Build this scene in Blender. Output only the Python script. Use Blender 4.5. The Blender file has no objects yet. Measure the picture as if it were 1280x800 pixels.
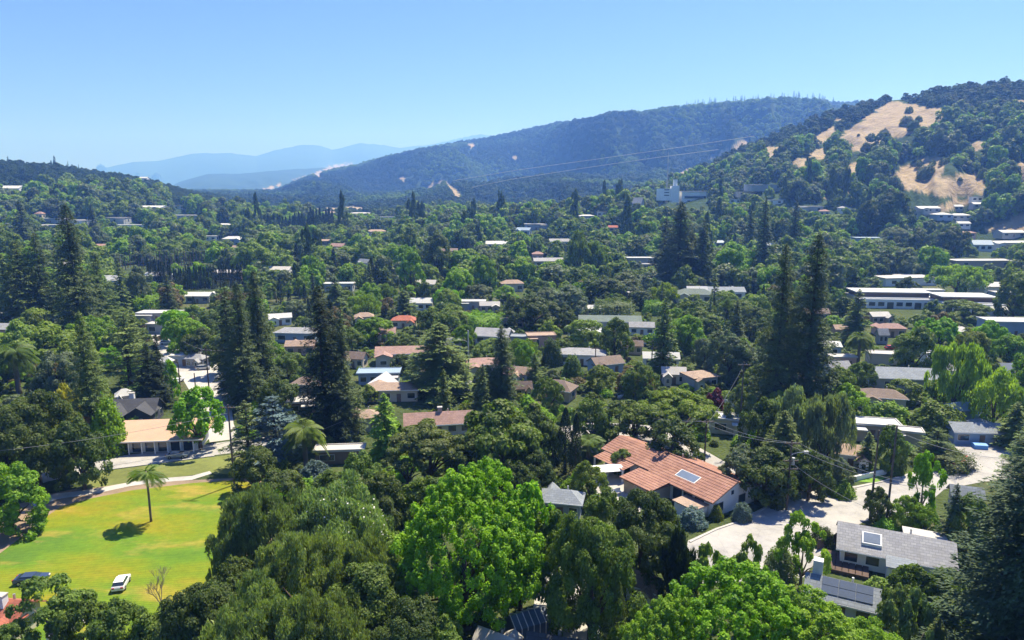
import bpy, math, random
import numpy as np
from math import sin, cos, tan, atan, atan2, radians, hypot, pi

# ---------------------------------------------------------------- camera, sky, sun, exposure
SC = bpy.context.scene
COL = SC.collection
F = 854.0                       # focal length in photo pixels (photo 1280 wide)
PITCH = radians(10.9)
CAMH = 50.0
cam_d = bpy.data.cameras.new('camera'); cam = bpy.data.objects.new('camera', cam_d); COL.objects.link(cam)
cam.location = (0, 0, CAMH); cam.rotation_euler = (pi/2 - PITCH, 0, 0)
cam_d.sensor_width = 36.0; cam_d.lens = 36.0 * F / 1280.0
cam_d.clip_start = 1.0; cam_d.clip_end = 60000.0
SC.camera = cam
SUN_AZ = radians(38)            # to the right of straight ahead
SUN_EL = radians(61)
world = bpy.data.worlds.new('World'); SC.world = world; world.use_nodes = True
wn = world.node_tree; wn.nodes.clear()
sky = wn.nodes.new('ShaderNodeTexSky'); sky.sky_type = 'NISHITA'; sky.sun_disc = False
sky.sun_elevation = SUN_EL; sky.sun_rotation = SUN_AZ
sky.air_density = 1.0; sky.dust_density = 0.5; sky.ozone_density = 2.2; sky.altitude = 100
bg = wn.nodes.new('ShaderNodeBackground'); bg.inputs['Strength'].default_value = 0.068
wo = wn.nodes.new('ShaderNodeOutputWorld')
tn = wn.nodes.new('ShaderNodeMix'); tn.data_type = 'RGBA'; tn.blend_type = 'MULTIPLY'; tn.inputs['Factor'].default_value = 1; tn.inputs[7].default_value = (.39, .465, .98, 1)
wn.links.new(sky.outputs[0], tn.inputs[6]); wn.links.new(tn.outputs[2], bg.inputs[0]); wn.links.new(bg.outputs[0], wo.inputs[0])
sd = bpy.data.lights.new('sun', 'SUN'); sd.energy = 5.0; sd.angle = radians(0.5); sd.color = (1.0, 0.96, 0.90)
sun = bpy.data.objects.new('sun', sd); COL.objects.link(sun)
sun.rotation_euler = (pi/2 - SUN_EL, 0, pi - SUN_AZ)
sun.location = (200, 200, 400)
SC.view_settings.view_transform = 'Standard'; SC.view_settings.look = 'None'
SC.view_settings.gamma = 1.0; SC.view_settings.use_curve_mapping = False
SC.view_settings.exposure = 1.05
HAZE = 0.00023
cy = SC.cycles
cy.max_bounces = 6; cy.diffuse_bounces = 3; cy.glossy_bounces = 2; cy.transmission_bounces = 3
cy.transparent_max_bounces = 4; cy.volume_bounces = 1; cy.caustics_reflective = False; cy.caustics_refractive = False
cy.use_denoising = True
try:
    cy.denoiser = 'OPENIMAGEDENOISE'; cy.denoising_prefilter = 'ACCURATE'
except Exception: pass
cy.use_adaptive_sampling = True; cy.adaptive_threshold = 0.02

# ---------------------------------------------------------------- projection helpers
CP, SP = cos(PITCH), sin(PITCH)
def ray(px, py):
    u = (px - 640.0)/F; v = -(py - 400.0)/F
    return u, CP + v*SP, -SP + v*CP
def tanel(px, py):
    x, y, z = ray(px, py); return z/hypot(x, y)
def azim(px, py):
    x, y, z = ray(px, py); return atan2(x, y)
def project(x, y, z):
    zz = z - CAMH
    dep = y*CP - zz*SP; up = y*SP + zz*CP
    dep = np.where(np.abs(dep) < 1e-3, 1e-3, dep)
    return 640 + F*x/dep, 400 - F*up/dep, dep

# ---------------------------------------------------------------- terrain height
def _h(ix, iy, s):
    v = np.sin(ix*127.1 + iy*311.7 + s*74.7)*43758.5453
    return v - np.floor(v)
def vnoise(x, y, s=0):
    ix = np.floor(x); iy = np.floor(y); fx = x-ix; fy = y-iy
    fx = fx*fx*(3-2*fx); fy = fy*fy*(3-2*fy)
    a = _h(ix, iy, s); b = _h(ix+1, iy, s); c = _h(ix, iy+1, s); d = _h(ix+1, iy+1, s)
    return (a*(1-fx)+b*fx)*(1-fy) + (c*(1-fx)+d*fx)*fy
def fbm(x, y, s=0, o=4):
    t = 0; a = .5; tot = 0
    for k in range(o):
        t = t + a*vnoise(x*2**k, y*2**k, s+k*3.1); tot += a; a *= .55
    return t/tot
def layer(pts, D, wf, wb, dy=0, ns=.12, nk=180., shape=1.25, seed=1):
    az = np.array([azim(p[0], p[1]+dy) for p in pts]); te = np.array([tanel(p[0], p[1]+dy) for p in pts])
    return dict(az=az, te=te, D=D, wf=wf, wb=wb, ns=ns, nk=nk, shape=shape, seed=seed)
LAYERS = [
 layer([(-500,170),(-200,190),(0,198),(60,203),(120,211),(180,221),(240,237),(300,251),(340,262),(420,285)], 1300, 560, 500, 6, .16, 90., 1.15, 3),
 layer([(640,300),(700,275),(800,243),(850,224),(900,197),(950,175),(1000,156),(1050,137),(1100,124),(1150,118),(1200,109),(1240,102),(1280,104),(1400,98),(1700,110)], 1120, 500, 600, 3, .13, 75., 1.1, 5),
 layer([(200,300),(320,262),(400,252),(480,246),(530,238),(560,228),(600,231),(640,224),(700,218),(760,222),(820,214),(900,208),(1100,200),(1500,180)], 1900, 650, 500, 3, .50, 280., 1.2, 7),
 layer([(150,280),(260,266),(320,252),(345,238),(380,222),(420,211),(450,205),(480,196),(520,187),(560,179),(610,171),(640,165),(700,152),(740,150),(760,143),(800,141),(840,136),(900,131),(960,126),(1000,125),(1040,128),(1200,120),(1600,118)], 3300, 1500, 900, 3, .80, 640., 1.05, 11),
 layer([(-200,250),(200,240),(225,227),(260,217),(300,217),(330,214),(370,211),(430,208),(480,212),(560,220),(700,240)], 6600, 1800, 1500, 0, .2, 700., 1.3, 13),
 layer([(-600,200),(0,215),(100,222),(135,209),(165,202),(195,201),(210,198),(245,191),(290,191),(320,195),(345,187),(380,180),(400,182),(415,187),(450,178),(480,181),(500,184),(540,180),(575,172),(600,167),(620,171),(700,165),(1000,170),(1600,180)], 12500, 3500, 2500, 0, .15, 1500., 1.3, 17),
]
def base_h(D):
    t = np.clip(D-330, 0, None)
    return 0.014*t*t/(t+160)*np.where(D > 2500, 2500/np.maximum(D, 1), 1)
KN = (180.0, 690.0)
def height(x, y):
    x = np.asarray(x, float); y = np.asarray(y, float)
    D = np.hypot(x, y); az = np.arctan2(x, y)
    b = base_h(D)
    w = np.clip((D-340)/250, 0, 1); w = w*w*(3-2*w)
    z = b + w*(fbm(x/140., y/140., 2)-.5)*7
    z = z + 30*np.exp(-((x-KN[0])/150)**2 - ((y-KN[1])/130)**2)*np.clip((D-400)/150, 0, 1)
    for L in LAYERS:
        te = np.interp(az, L['az'], L['te'])
        Dn = L['D']*(1 + .10*(fbm(az*9+5, az*0+L['seed'], L['seed'], 3)-.5))
        zc = CAMH + Dn*te
        t = np.where(D < Dn, (D-(Dn-L['wf']))/L['wf'], 1-(D-Dn)/L['wb'])
        t = np.clip(t, 0, 1)
        s = t**L['shape']; s = s*(1-.25*t) + .25*t
        g = 1-np.abs(2*fbm(az*L['D']/L['nk']+.25*D/L['nk'], D/(L['nk']*3.2), L['seed'], 4)-1)*2
        g2 = fbm(x/(L['nk']*.5), y/(L['nk']*.5), L['seed']+9, 3)-.5
        n_ = 6.75*t*(1-t)**2; h = (zc-b)*(s + L['ns']*(g-.6)*n_ + L['ns']*.7*g2*n_)
        h = np.where(D < Dn, np.minimum(h, CAMH+D*te-b), h)
        z = np.maximum(z, b + np.where(t > 0, h, -1))
    return z
def at(px, py, h=0.0):
    """point h metres above the ground seen at a photo pixel"""
    dx, dy, dz = ray(px, py)
    t = np.concatenate([np.arange(40, 1500, 1.0), np.geomspace(1500, 16000, 900)])
    z = CAMH + dz*t; g = height(dx*t, dy*t) + h
    idx = np.nonzero(z <= g)[0]
    if len(idx) == 0: tt = 1500.
    else:
        i = idx[0]
        if i == 0: tt = t[0]
        else:
            a = z[i-1]-g[i-1]; b = g[i]-z[i]
            tt = t[i-1] + (t[i]-t[i-1])*a/(a+b+1e-9)
    x, y = dx*tt, dy*tt
    return float(x), float(y), float(height(x, y))
def inpoly(px, py, poly):
    r = np.zeros(np.shape(px), bool); n = len(poly)
    for i in range(n):
        x0, y0 = poly[i]; x1, y1 = poly[(i+1) % n]
        c = ((y0 > py) != (y1 > py)) & (px < (x1-x0)*(py-y0)/((y1-y0) or 1e-9)+x0)
        r ^= c
    return r

# ---------------------------------------------------------------- materials
def nmat(name):
    m = bpy.data.materials.new(name); m.use_nodes = True; m.node_tree.nodes.clear(); return m, m.node_tree
def N(nt, t, **kw):
    n = nt.nodes.new(t)
    for k, v in kw.items(): setattr(n, k, v)
    return n
def mix_rgb(nt, fac, a, b, mode='MIX'):
    n = nt.nodes.new('ShaderNodeMix'); n.data_type = 'RGBA'; n.blend_type = mode
    for sock, v in ((n.inputs['Factor'], fac), (n.inputs[6], a), (n.inputs[7], b)):
        if isinstance(v, (int, float)): sock.default_value = v
        elif isinstance(v, tuple): sock.default_value = (*v, 1) if len(v) == 3 else v
        else: nt.links.new(v, sock)
    return n.outputs[2]
def noise(nt, scale, detail=4, co=None, rough=.6):
    n = nt.nodes.new('ShaderNodeTexNoise'); n.inputs['Scale'].default_value = scale; n.inputs['Detail'].default_value = detail
    n.inputs['Roughness'].default_value = rough
    if co is not None: nt.links.new(co, n.inputs['Vector'])
    return n.outputs['Fac']
def ramp(nt, fac, stops):
    n = nt.nodes.new('ShaderNodeValToRGB'); e = n.color_ramp.elements
    while len(e) < len(stops): e.new(.5)
    for i, (p, c) in enumerate(stops):
        e[i].position = p; e[i].color = (*c, 1) if len(c) == 3 else c
    nt.links.new(fac, n.inputs[0]); return n.outputs[0]
def sc3(c, k): return tuple(min(1, v*k) for v in c)
_M = {}
def surf(name, col, rough=.8, var=.25, scale=1.5, bump=0., metal=0., spec=.3, pattern=None):
    """plain painted / mineral surface with uneven wear"""
    if name in _M: return _M[name]
    m, nt = nmat(name)
    tc = N(nt, 'ShaderNodeTexCoord'); co = tc.outputs['Object']
    p = N(nt, 'ShaderNodeBsdfPrincipled'); o = N(nt, 'ShaderNodeOutputMaterial'); nt.links.new(p.outputs[0], o.inputs[0])
    p.inputs['Roughness'].default_value = rough; p.inputs['Metallic'].default_value = metal
    p.inputs['Specular IOR Level'].default_value = spec
    n1 = noise(nt, scale, 5, co); n2 = noise(nt, scale*7, 3, co)
    a = ramp(nt, n1, [(.3, sc3(col, 1-var)), (.7, sc3(col, 1+var*.6))])
    b = mix_rgb(nt, .35, a, ramp(nt, n2, [(.3, sc3(col, 1-var)), (.7, sc3(col, 1+var*.5))]))
    if pattern == 'shingle':
        br = N(nt, 'ShaderNodeTexBrick'); br.inputs['Scale'].default_value = 1.0
        br.inputs['Brick Width'].default_value = .7; br.inputs['Row Height'].default_value = .35
        br.inputs['Mortar Size'].default_value = .03
        br.inputs['Color1'].default_value = (1, 1, 1, 1); br.inputs['Color2'].default_value = (.72, .72, .74, 1); br.inputs['Mortar'].default_value = (.55, .55, .55, 1)
        nt.links.new(co, br.inputs['Vector'])
        b = mix_rgb(nt, .8, b, br.outputs['Color'], 'MULTIPLY')
    if pattern == 'boards':
        w = N(nt, 'ShaderNodeTexWave'); w.inputs['Scale'].default_value = 1.6; w.bands_direction = 'X'; w.wave_profile = 'SAW'
        nt.links.new(co, w.inputs['Vector'])
        b = mix_rgb(nt, .5, b, ramp(nt, w.outputs['Fac'], [(.0, (.5, .5, .5)), (.12, (1, 1, 1))]), 'MULTIPLY')
    if pattern == 'cracks':
        vo = N(nt, 'ShaderNodeTexVoronoi', feature='DISTANCE_TO_EDGE'); vo.inputs['Scale'].default_value = .16; dn = N(nt, 'ShaderNodeTexNoise'); dn.inputs['Scale'].default_value = .5
        nt.links.new(co, dn.inputs[0]); nt.links.new(mix_rgb(nt, .08, co, dn.outputs['Color'], 'LINEAR_LIGHT'), vo.inputs['Vector'])
        b = mix_rgb(nt, .22, b, ramp(nt, vo.outputs['Distance'], [(.003, (.35, .35, .35)), (.008, (1, 1, 1))]), 'MULTIPLY')
        b = mix_rgb(nt, .5, b, ramp(nt, noise(nt, .10, 6, co, .75), [(.38, (.55, .55, .56)), (.5, (.95, .95, .95)), (.62, (1, 1, .98))]), 'MULTIPLY')
    nt.links.new(b, p.inputs['Base Color'])
    if bump:
        bp = N(nt, 'ShaderNodeBump'); bp.inputs['Strength'].default_value = bump; bp.inputs['Distance'].default_value = .05
        nt.links.new(n2, bp.inputs['Height']); nt.links.new(bp.outputs[0], p.inputs['Normal'])
    _M[name] = m; return m
def foliage(name, instancer=False, trans=.42, rough=.55):
    m, nt = nmat(name)
    if instancer:
        a = N(nt, 'ShaderNodeAttribute', attribute_type='INSTANCER', attribute_name='tint'); col = a.outputs['Color']
    else:
        a = N(nt, 'ShaderNodeObjectInfo'); col = a.outputs['Color']
    v = N(nt, 'ShaderNodeAttribute', attribute_type='GEOMETRY', attribute_name='leafvar')
    hs = N(nt, 'ShaderNodeHueSaturation'); nt.links.new(col, hs.inputs['Color'])
    mr = N(nt, 'ShaderNodeMapRange'); nt.links.new(v.outputs['Fac'], mr.inputs[0]); mr.inputs[3].default_value = .55; mr.inputs[4].default_value = 1.5
    nt.links.new(mr.outputs[0], hs.inputs['Value'])
    mh = N(nt, 'ShaderNodeMapRange'); nt.links.new(v.outputs['Fac'], mh.inputs[0]); mh.inputs[3].default_value = .515; mh.inputs[4].default_value = .485
    nt.links.new(mh.outputs[0], hs.inputs['Hue'])
    d = N(nt, 'ShaderNodeBsdfPrincipled'); d.inputs['Roughness'].default_value = rough; d.inputs['Specular IOR Level'].default_value = .25
    nt.links.new(hs.outputs[0], d.inputs['Base Color'])
    t = N(nt, 'ShaderNodeBsdfTranslucent')
    tcol = mix_rgb(nt, 1.0, hs.outputs[0], (1.05, 1.2, .45), 'MULTIPLY'); nt.links.new(tcol, t.inputs[0])
    mx = N(nt, 'ShaderNodeMixShader'); mx.inputs[0].default_value = trans
    nt.links.new(d.outputs[0], mx.inputs[1]); nt.links.new(t.outputs[0], mx.inputs[2])
    o = N(nt, 'ShaderNodeOutputMaterial'); nt.links.new(mx.outputs[0], o.inputs[0])
    return m
M_LEAF = foliage('leaves'); M_LEAF_I = foliage('leaves_of_woodland', True); M_NEEDLE = foliage('needles', trans=.12, rough=.7)
M_NEEDLE_I = foliage('needles_of_woodland', True, .12, .7)
M_BARK = surf('bark', (.10, .075, .055), .95, .4, 3, .6); M_BARKR = surf('red_bark', (.085, .05, .035), .95, .4, 3, .6)
M_BARKP = surf('palm_bark', (.17, .14, .11), .95, .35, 6, .6); M_BARKG = surf('grey_bark', (.22, .19, .16), .9, .35, 4, .4)
M_GLASS = surf('window_glass', (.03, .045, .06), .08, .2, .5, spec=.8)
M_SKYL = surf('skylight_glass', (.14, .18, .25), .3, .2, .5, spec=.4)
M_WHITE = surf('white_trim', (.78, .78, .76), .6, .08); M_WOODP = surf('pole_wood', (.12, .095, .075), .9, .3, 4, .4)
M_METAL = surf('grey_metal', (.42, .43, .44), .45, .15, 2, metal=.6); M_DARK = surf('dark_rubber', (.02, .02, .022), .8, .2)
M_CONC = surf('concrete_paving', (.44, .42, .39), .9, .14, .25, .3, pattern='cracks'); M_ASPH = surf('worn_asphalt', (.37, .355, .335), .9, .16, .2, .3, pattern='cracks')
M_WIRE = surf('cable', (.30, .30, .30), .6, .1)

# ---------------------------------------------------------------- mesh helpers
def link(name, me, parent=None, m=None):
    o = bpy.data.objects.new(name, me); COL.objects.link(o)
    if m is not None and me is not None and hasattr(me, 'materials') and not me.materials: me.materials.append(m)
    if parent is not None: o.parent = parent
    return o
def tag(o, label=None, cat=None, group=None, kind=None):
    if label: o['label'] = label
    if cat: o['category'] = cat
    if group: o['group'] = group
    if kind: o['kind'] = kind
    return o
def empty(name, loc, rz=0., sc=(1, 1, 1)):
    o = bpy.data.objects.new(name, None); COL.objects.link(o); o.location = loc; o.rotation_euler = (0, 0, rz); o.scale = sc
    o.empty_display_size = .5; return o
class MB:
    def __init__(s): s.v = []; s.f = []
    def add(s, vs, fs):
        n = len(s.v); s.v += [tuple(map(float, v)) for v in vs]; s.f += [tuple(i+n for i in f) for f in fs]; return s
    def box(s, x0, x1, y0, y1, z0, z1):
        return s.add([(x0,y0,z0),(x1,y0,z0),(x1,y1,z0),(x0,y1,z0),(x0,y0,z1),(x1,y0,z1),(x1,y1,z1),(x0,y1,z1)],
                     [(0,3,2,1),(4,5,6,7),(0,1,5,4),(1,2,6,5),(2,3,7,6),(3,0,4,7)])
    def prism(s, prof, x0, x1):            # profile in (y, z) run along x
        n = len(prof)
        return s.add([(x0, y, z) for y, z in prof]+[(x1, y, z) for y, z in prof],
                     [tuple(range(n))[::-1], tuple(range(n, 2*n))]+[(i, (i+1) % n, n+(i+1) % n, n+i) for i in range(n)])
    def tube(s, pts, rad, k=6):
        P = np.array(pts, float); n0 = len(s.v); n = len(P)
        for i in range(n):
            d = P[min(i+1, n-1)]-P[max(i-1, 0)]; d = d/(np.linalg.norm(d)+1e-9)
            a = np.cross(d, (0, 0, 1)) if abs(d[2]) < .9 else np.cross(d, (1, 0, 0)); a /= np.linalg.norm(a)+1e-9; b = np.cross(d, a)
            r = rad[i] if hasattr(rad, '__len__') else rad
            for j in range(k):
                t = 2*pi*j/k; s.v.append(tuple(P[i]+r*(cos(t)*a+sin(t)*b)))
        for i in range(n-1):
            for j in range(k):
                s.f.append((n0+i*k+j, n0+i*k+(j+1) % k, n0+(i+1)*k+(j+1) % k, n0+(i+1)*k+j))
        s.f.append(tuple(n0+j for j in range(k))[::-1]); s.f.append(tuple(n0+(n-1)*k+j for j in range(k)))
        return s
    def mesh(s, name, smooth=False):
        me = bpy.data.meshes.new(name); me.from_pydata(s.v, [], s.f); me.update()
        if smooth: me.polygons.foreach_set('use_smooth', [True]*len(me.polygons))
        return me
    def build(s, name, m, parent=None, smooth=False, bevel=0.):
        o = link(name, s.mesh(name, smooth), parent, m)
        if bevel:
            b = o.modifiers.new('bevel', 'BEVEL'); b.width = bevel; b.segments = 2; b.limit_method = 'ANGLE'
        return o
def quads_mesh(name, V, var, m):
    """V (n,4,3)"""
    n = len(V); me = bpy.data.meshes.new(name)
    me.vertices.add(n*4); me.vertices.foreach_set('co', V.reshape(-1).astype(np.float32))
    me.loops.add(n*4); me.loops.foreach_set('vertex_index', np.arange(n*4, dtype=np.int32))
    me.polygons.add(n); me.polygons.foreach_set('loop_start', np.arange(0, n*4, 4, dtype=np.int32))
    try: me.polygons.foreach_set('loop_total', np.full(n, 4, dtype=np.int32))
    except Exception: pass
    a = me.attributes.new('leafvar', 'FLOAT', 'POINT'); a.data.foreach_set('value', np.repeat(var, 4).astype(np.float32))
    me.update(calc_edges=True); me.materials.append(m); return me

# ---------------------------------------------------------------- terrain (one sheet to beyond the horizon)
GOLD = [
 [(1046,174),(1070,155),(1090,142),(1118,126),(1133,130),(1150,133),(1174,136),(1196,141),(1172,152),(1157,162),(1142,167),(1121,173),(1094,185),(1073,191),(1053,182)],
 [(1109,221),(1136,206),(1160,197),(1178,195),(1180,209),(1175,219),(1220,217),(1232,233),(1229,242),(1190,248),(1166,243),(1127,237)],
 [(956,185),(974,183),(972,200),(962,200)], [(980,212),(1004,197),(1034,180),(1022,200),(995,212)],
 [(1259,209),(1278,204),(1290,205),(1290,218),(1265,218)], [(1272,126),(1295,126),(1295,144),(1276,137)],
 [(1236,286),(1262,276),(1290,266),(1290,290),(1256,289)],
 [(847,215),(874,206),(900,192),(922,181),(928,185),(898,196),(880,202),(853,220)], [(957,190),(970,184),(972,199),(960,200)],
 [(530,236),(551,226),(560,228),(572,241),(581,251),(572,250),(557,231),(534,241)],
 [(390,217),(419,206),(440,205),(434,210),(404,214),(400,224)],
 [(585,180),(591,179),(594,182),(591,186),(587,184)], [(500,221),(507,222),(508,227),(503,228)], [(365,226),(383,219),(384,223),(370,228)],
 [(330,236),(352,229),(350,232),(333,239)], [(640,196),(648,194),(649,198),(642,199)], [(1040,150),(1048,147),(1050,151),(1042,153)],
 [(1165,262),(1173,258),(1190,252),(1215,250),(1210,256),(1180,262)], [(1060,236),(1075,231),(1078,238),(1064,243)], [(1028,245),(1042,240),(1040,247),(1030,249)],
 [(385,262),(440,258),(470,262),(440,264),(390,266)], [(1012,203),(1030,190),(1035,193),(1018,207)], [(1236,176),(1244,164),(1246,168),(1239,178)],
]
GOLD += [[(1195,186),(1220,178),(1240,178),(1222,188)], [(1058,212),(1072,204),(1082,206),(1068,216)], [(1020,170),(1040,160),(1046,166),(1026,178)]]
def grow(g, s, k):
    cx = sum(p[0] for p in g)/len(g); cy_ = sum(p[1] for p in g)/len(g); return [(cx+(p[0]-cx)*s, cy_+(p[1]-cy_)*s*k) for p in g]
GOLD = [g if i < 2 or g[0][0] < 830 or g[0][0] in (956, 980, 957) else grow(g, 1.15, 1.1) for i, g in enumerate(GOLD)]
def gold(x, y, z):
    px, py, dep = project(x, y, z)
    jx = (vnoise(x/11., y/11., 31)-.5)*7+(vnoise(x/3., y/3., 32)-.5)*3; jy = (vnoise(x/11., y/11., 37)-.5)*3.5+(vnoise(x/3., y/3., 38)-.5)*2
    D = np.hypot(x, y); r = np.zeros(np.shape(x), bool)
    for i, g in enumerate(GOLD): r |= inpoly(px+jx, py+jy, g)
    return r & (D > 480) & (dep > 0)
def gold_wide(x, y, z, w, h):
    """true where a tree w wide and h high would cover dry grass"""
    D = np.hypot(x, y); ux, uy = x/D, y/D; r = gold(x, y, z)
    for a, b in ((w*.4, 0), (-w*.4, 0), (0, w*.4), (0, h*1.5), (0, h*2.8)):
        X, Y = x+uy*a+ux*b, y-ux*a+uy*b; r |= gold(X, Y, height(X, Y))
    return r
def build_terrain():
    azs = np.concatenate([np.radians(np.linspace(-180, -56, 42)), np.radians(np.linspace(-55, 55, 900)), np.radians(np.linspace(56, 178, 41))])
    rs = np.concatenate([[1, 20], np.arange(45, 340, 12), np.arange(345, 1500, 6), np.arange(1500, 3600, 14), np.geomspace(3620, 16500, 150)])
    A, R = np.meshgrid(azs, rs); X = np.sin(A)*R; Y = np.cos(A)*R; Z = height(X, Y)
    behind = np.abs(A) > radians(90)
    Z = np.where(behind, np.minimum(Z, base_h(R)), Z)
    na, nr = len(azs), len(rs)
    co = np.stack([X, Y, Z], -1).reshape(-1, 3)
    i, j = np.meshgrid(np.arange(nr-1), np.arange(na), indexing='ij'); j2 = (j+1) % na
    q = np.stack([i*na+j, i*na+j2, (i+1)*na+j2, (i+1)*na+j], -1).reshape(-1, 4)[:, ::-1]
    me = bpy.data.meshes.new('terrain')
    me.vertices.add(len(co)); me.vertices.foreach_set('co', co.reshape(-1).astype(np.float32))
    me.loops.add(q.size); me.loops.foreach_set('vertex_index', q.reshape(-1).astype(np.int32))
    me.polygons.add(len(q)); me.polygons.foreach_set('loop_start', np.arange(0, q.size, 4, dtype=np.int32))
    me.polygons.foreach_set('use_smooth', np.ones(len(q), bool))
    g = gold(X, Y, Z).reshape(-1).astype(np.float32)
    a = me.attributes.new('drygrass', 'FLOAT', 'POINT'); a.data.foreach_set('value', g)
    f = np.clip((R-420)/300, 0, 1).reshape(-1).astype(np.float32)
    a = me.attributes.new('hillside', 'FLOAT', 'POINT'); a.data.foreach_set('value', f)
    me.update(calc_edges=True)
    m, nt = nmat('ground'); geo = N(nt, 'ShaderNodeNewGeometry'); P = geo.outputs['Position']
    n1 = noise(nt, .05, 6, P); n2 = noise(nt, .6, 5, P); n3 = noise(nt, .012, 8, P, .7)
    valley = mix_rgb(nt, n2, ramp(nt, n1, [(.35, (.035, .055, .018)), (.52, (.06, .085, .026)), (.68, (.12, .105, .06))]), (.065, .085, .030))
    hill = ramp(nt, n3, [(.32, (.018, .038, .016)), (.5, (.030, .058, .022)), (.68, (.05, .080, .030))])
    dry = ramp(nt, n1, [(.3, (.23, .175, .105)), (.45, (.31, .24, .15)), (.55, (.36, .28, .175)), (.75, (.22, .18, .10))])
    ah = N(nt, 'ShaderNodeAttribute', attribute_name='hillside'); ad = N(nt, 'ShaderNodeAttribute', attribute_name='drygrass')
    c = mix_rgb(nt, ah.outputs['Fac'], valley, hill); c = mix_rgb(nt, ad.outputs['Fac'], c, dry)
    p = N(nt, 'ShaderNodeBsdfPrincipled'); p.inputs['Roughness'].default_value = .95; p.inputs['Specular IOR Level'].default_value = .1
    nt.links.new(c, p.inputs['Base Color'])
    bp = N(nt, 'ShaderNodeBump'); bp.inputs['Strength'].default_value = .6; bp.inputs['Distance'].default_value = 12.
    nb = noise(nt, .03, 6, P, .7); nt.links.new(nb, bp.inputs['Height']); nt.links.new(bp.outputs[0], p.inputs['Normal'])
    o = N(nt, 'ShaderNodeOutputMaterial'); nt.links.new(p.outputs[0], o.inputs[0])
    return tag(link('terrain', me, None, m), 'valley floor rising into wooded hills and far blue mountains', None, None, 'structure')
build_terrain()

# ---------------------------------------------------------------- flat paved and planted sheets
def dense(poly, n=1):
    out = []
    for i in range(len(poly)):
        a = poly[i]; b = poly[(i+1) % len(poly)]
        for k in range(n): out.append((a[0]+(b[0]-a[0])*k/n, a[1]+(b[1]-a[1])*k/n))
    return out
def sheet(name, poly, z, m, label, kind='structure', thick=0., cat=None):
    pts = [at(px, py) for px, py in poly]
    mb = MB()
    n = len(pts)
    if thick:
        mb.add([(x, y, g+z) for x, y, g in pts]+[(x, y, g+z-thick) for x, y, g in pts], [tuple(range(n))]+[(i, n+i, n+(i+1) % n, (i+1) % n) for i in range(n)])
    else: mb.add([(x, y, g+z) for x, y, g in pts], [tuple(range(n))])
    me = mb.mesh(name)
    import bmesh
    bm = bmesh.new(); bm.from_mesh(me); bmesh.ops.triangulate(bm, faces=bm.faces[:], ngon_method='EAR_CLIP'); bmesh.ops.recalc_face_normals(bm, faces=bm.faces[:])
    if not thick:
        for f in bm.faces:
            if f.normal.z < 0: f.normal_flip()
    bm.to_mesh(me); bm.free()
    return tag(link(name, me, None, m), label, cat, None, kind)
def strip(name, line, w, h, m, label, cat=None, kind='structure', z0=0.):
    """ribbon w wide and h high following a line of photo pixels along the ground"""
    P = np.array([at(a, b) for a, b in line]); n = len(P); vs = []
    for i in range(n):
        d = P[min(i+1, n-1)]-P[max(i-1, 0)]; d[2] = 0; d /= np.linalg.norm(d)+1e-9; q = np.array([-d[1], d[0], 0])*w/2
        for s, zz in ((-1, 0), (1, 0), (1, h), (-1, h)): vs.append(P[i]+s*q+np.array([0, 0, z0+zz]))
    fs = []
    for i in range(n-1):
        for j in range(4): fs.append((i*4+j, i*4+(j+1) % 4, i*4+4+(j+1) % 4, i*4+4+j))
    fs += [(0, 3, 2, 1), (n*4-4, n*4-3, n*4-2, n*4-1)]
    o = MB().add(vs, fs).build(name, m); return tag(o, label, cat, None, kind)

def lawn_mat():
    m, nt = nmat('park_lawn'); geo = N(nt, 'ShaderNodeNewGeometry'); P = geo.outputs['Position']
    mp = N(nt, 'ShaderNodeMapping'); mp.inputs['Scale'].default_value = (.7, 1.6, 1); mp.inputs['Rotation'].default_value = (0, 0, .25); nt.links.new(P, mp.inputs[0])
    n1 = noise(nt, .045, 5, mp.outputs[0], .6); n2 = noise(nt, .9, 5, P, .75); n3 = noise(nt, .11, 4, mp.outputs[0])
    c = ramp(nt, n1, [(.32, (.085, .175, .024)), (.44, (.13, .235, .018)), (.54, (.20, .245, .014)), (.64, (.30, .235, .016))])
    c = mix_rgb(nt, ramp(nt, n3, [(.54, (0, 0, 0)), (.70, (.8, .8, .8))]), c, (.42, .30, .06))
    c = mix_rgb(nt, .45, c, ramp(nt, n2, [(.3, (.35, .35, .35)), (.7, (1.0, 1.0, 1.0))]), 'MULTIPLY')
    c = mix_rgb(nt, ramp(nt, noise(nt, .35, 6, P, .8), [(.62, (0, 0, 0)), (.72, (.6, .6, .6))]), c, (.30, .25, .12))
    w = N(nt, 'ShaderNodeTexWave'); w.inputs['Scale'].default_value = .5; w.inputs['Distortion'].default_value = 1.5; nt.links.new(mp.outputs[0], w.inputs[0]); w.bands_direction = 'Y'
    c = mix_rgb(nt, .16, c, w.outputs[0], 'MULTIPLY')
    p = N(nt, "ShaderNodeBsdfPrincipled"); p.inputs["Roughness"].default_value = .9; p.inputs['Specular IOR Level'].default_value = .15; nt.links.new(c, p.inputs['Base Color'])
    bp = N(nt, 'ShaderNodeBump'); bp.inputs['Strength'].default_value = .5; bp.inputs['Distance'].default_value = .1; nt.links.new(noise(nt, 3, 5, P), bp.inputs['Height']); nt.links.new(bp.outputs[0], p.inputs['Normal'])
    o = N(nt, 'ShaderNodeOutputMaterial'); nt.links.new(p.outputs[0], o.inputs[0]); return m
M_LAWN = lawn_mat()
M_DRYG = surf('dull_grass', (.15, .17, .045), .95, .45, .12, .4); M_DIRT = surf('bare_dirt', (.26, .19, .13), .95, .3, .3, .4)
M_GARD = surf('garden_grass', (.15, .27, .03), .95, .3, .4, .4)
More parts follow.
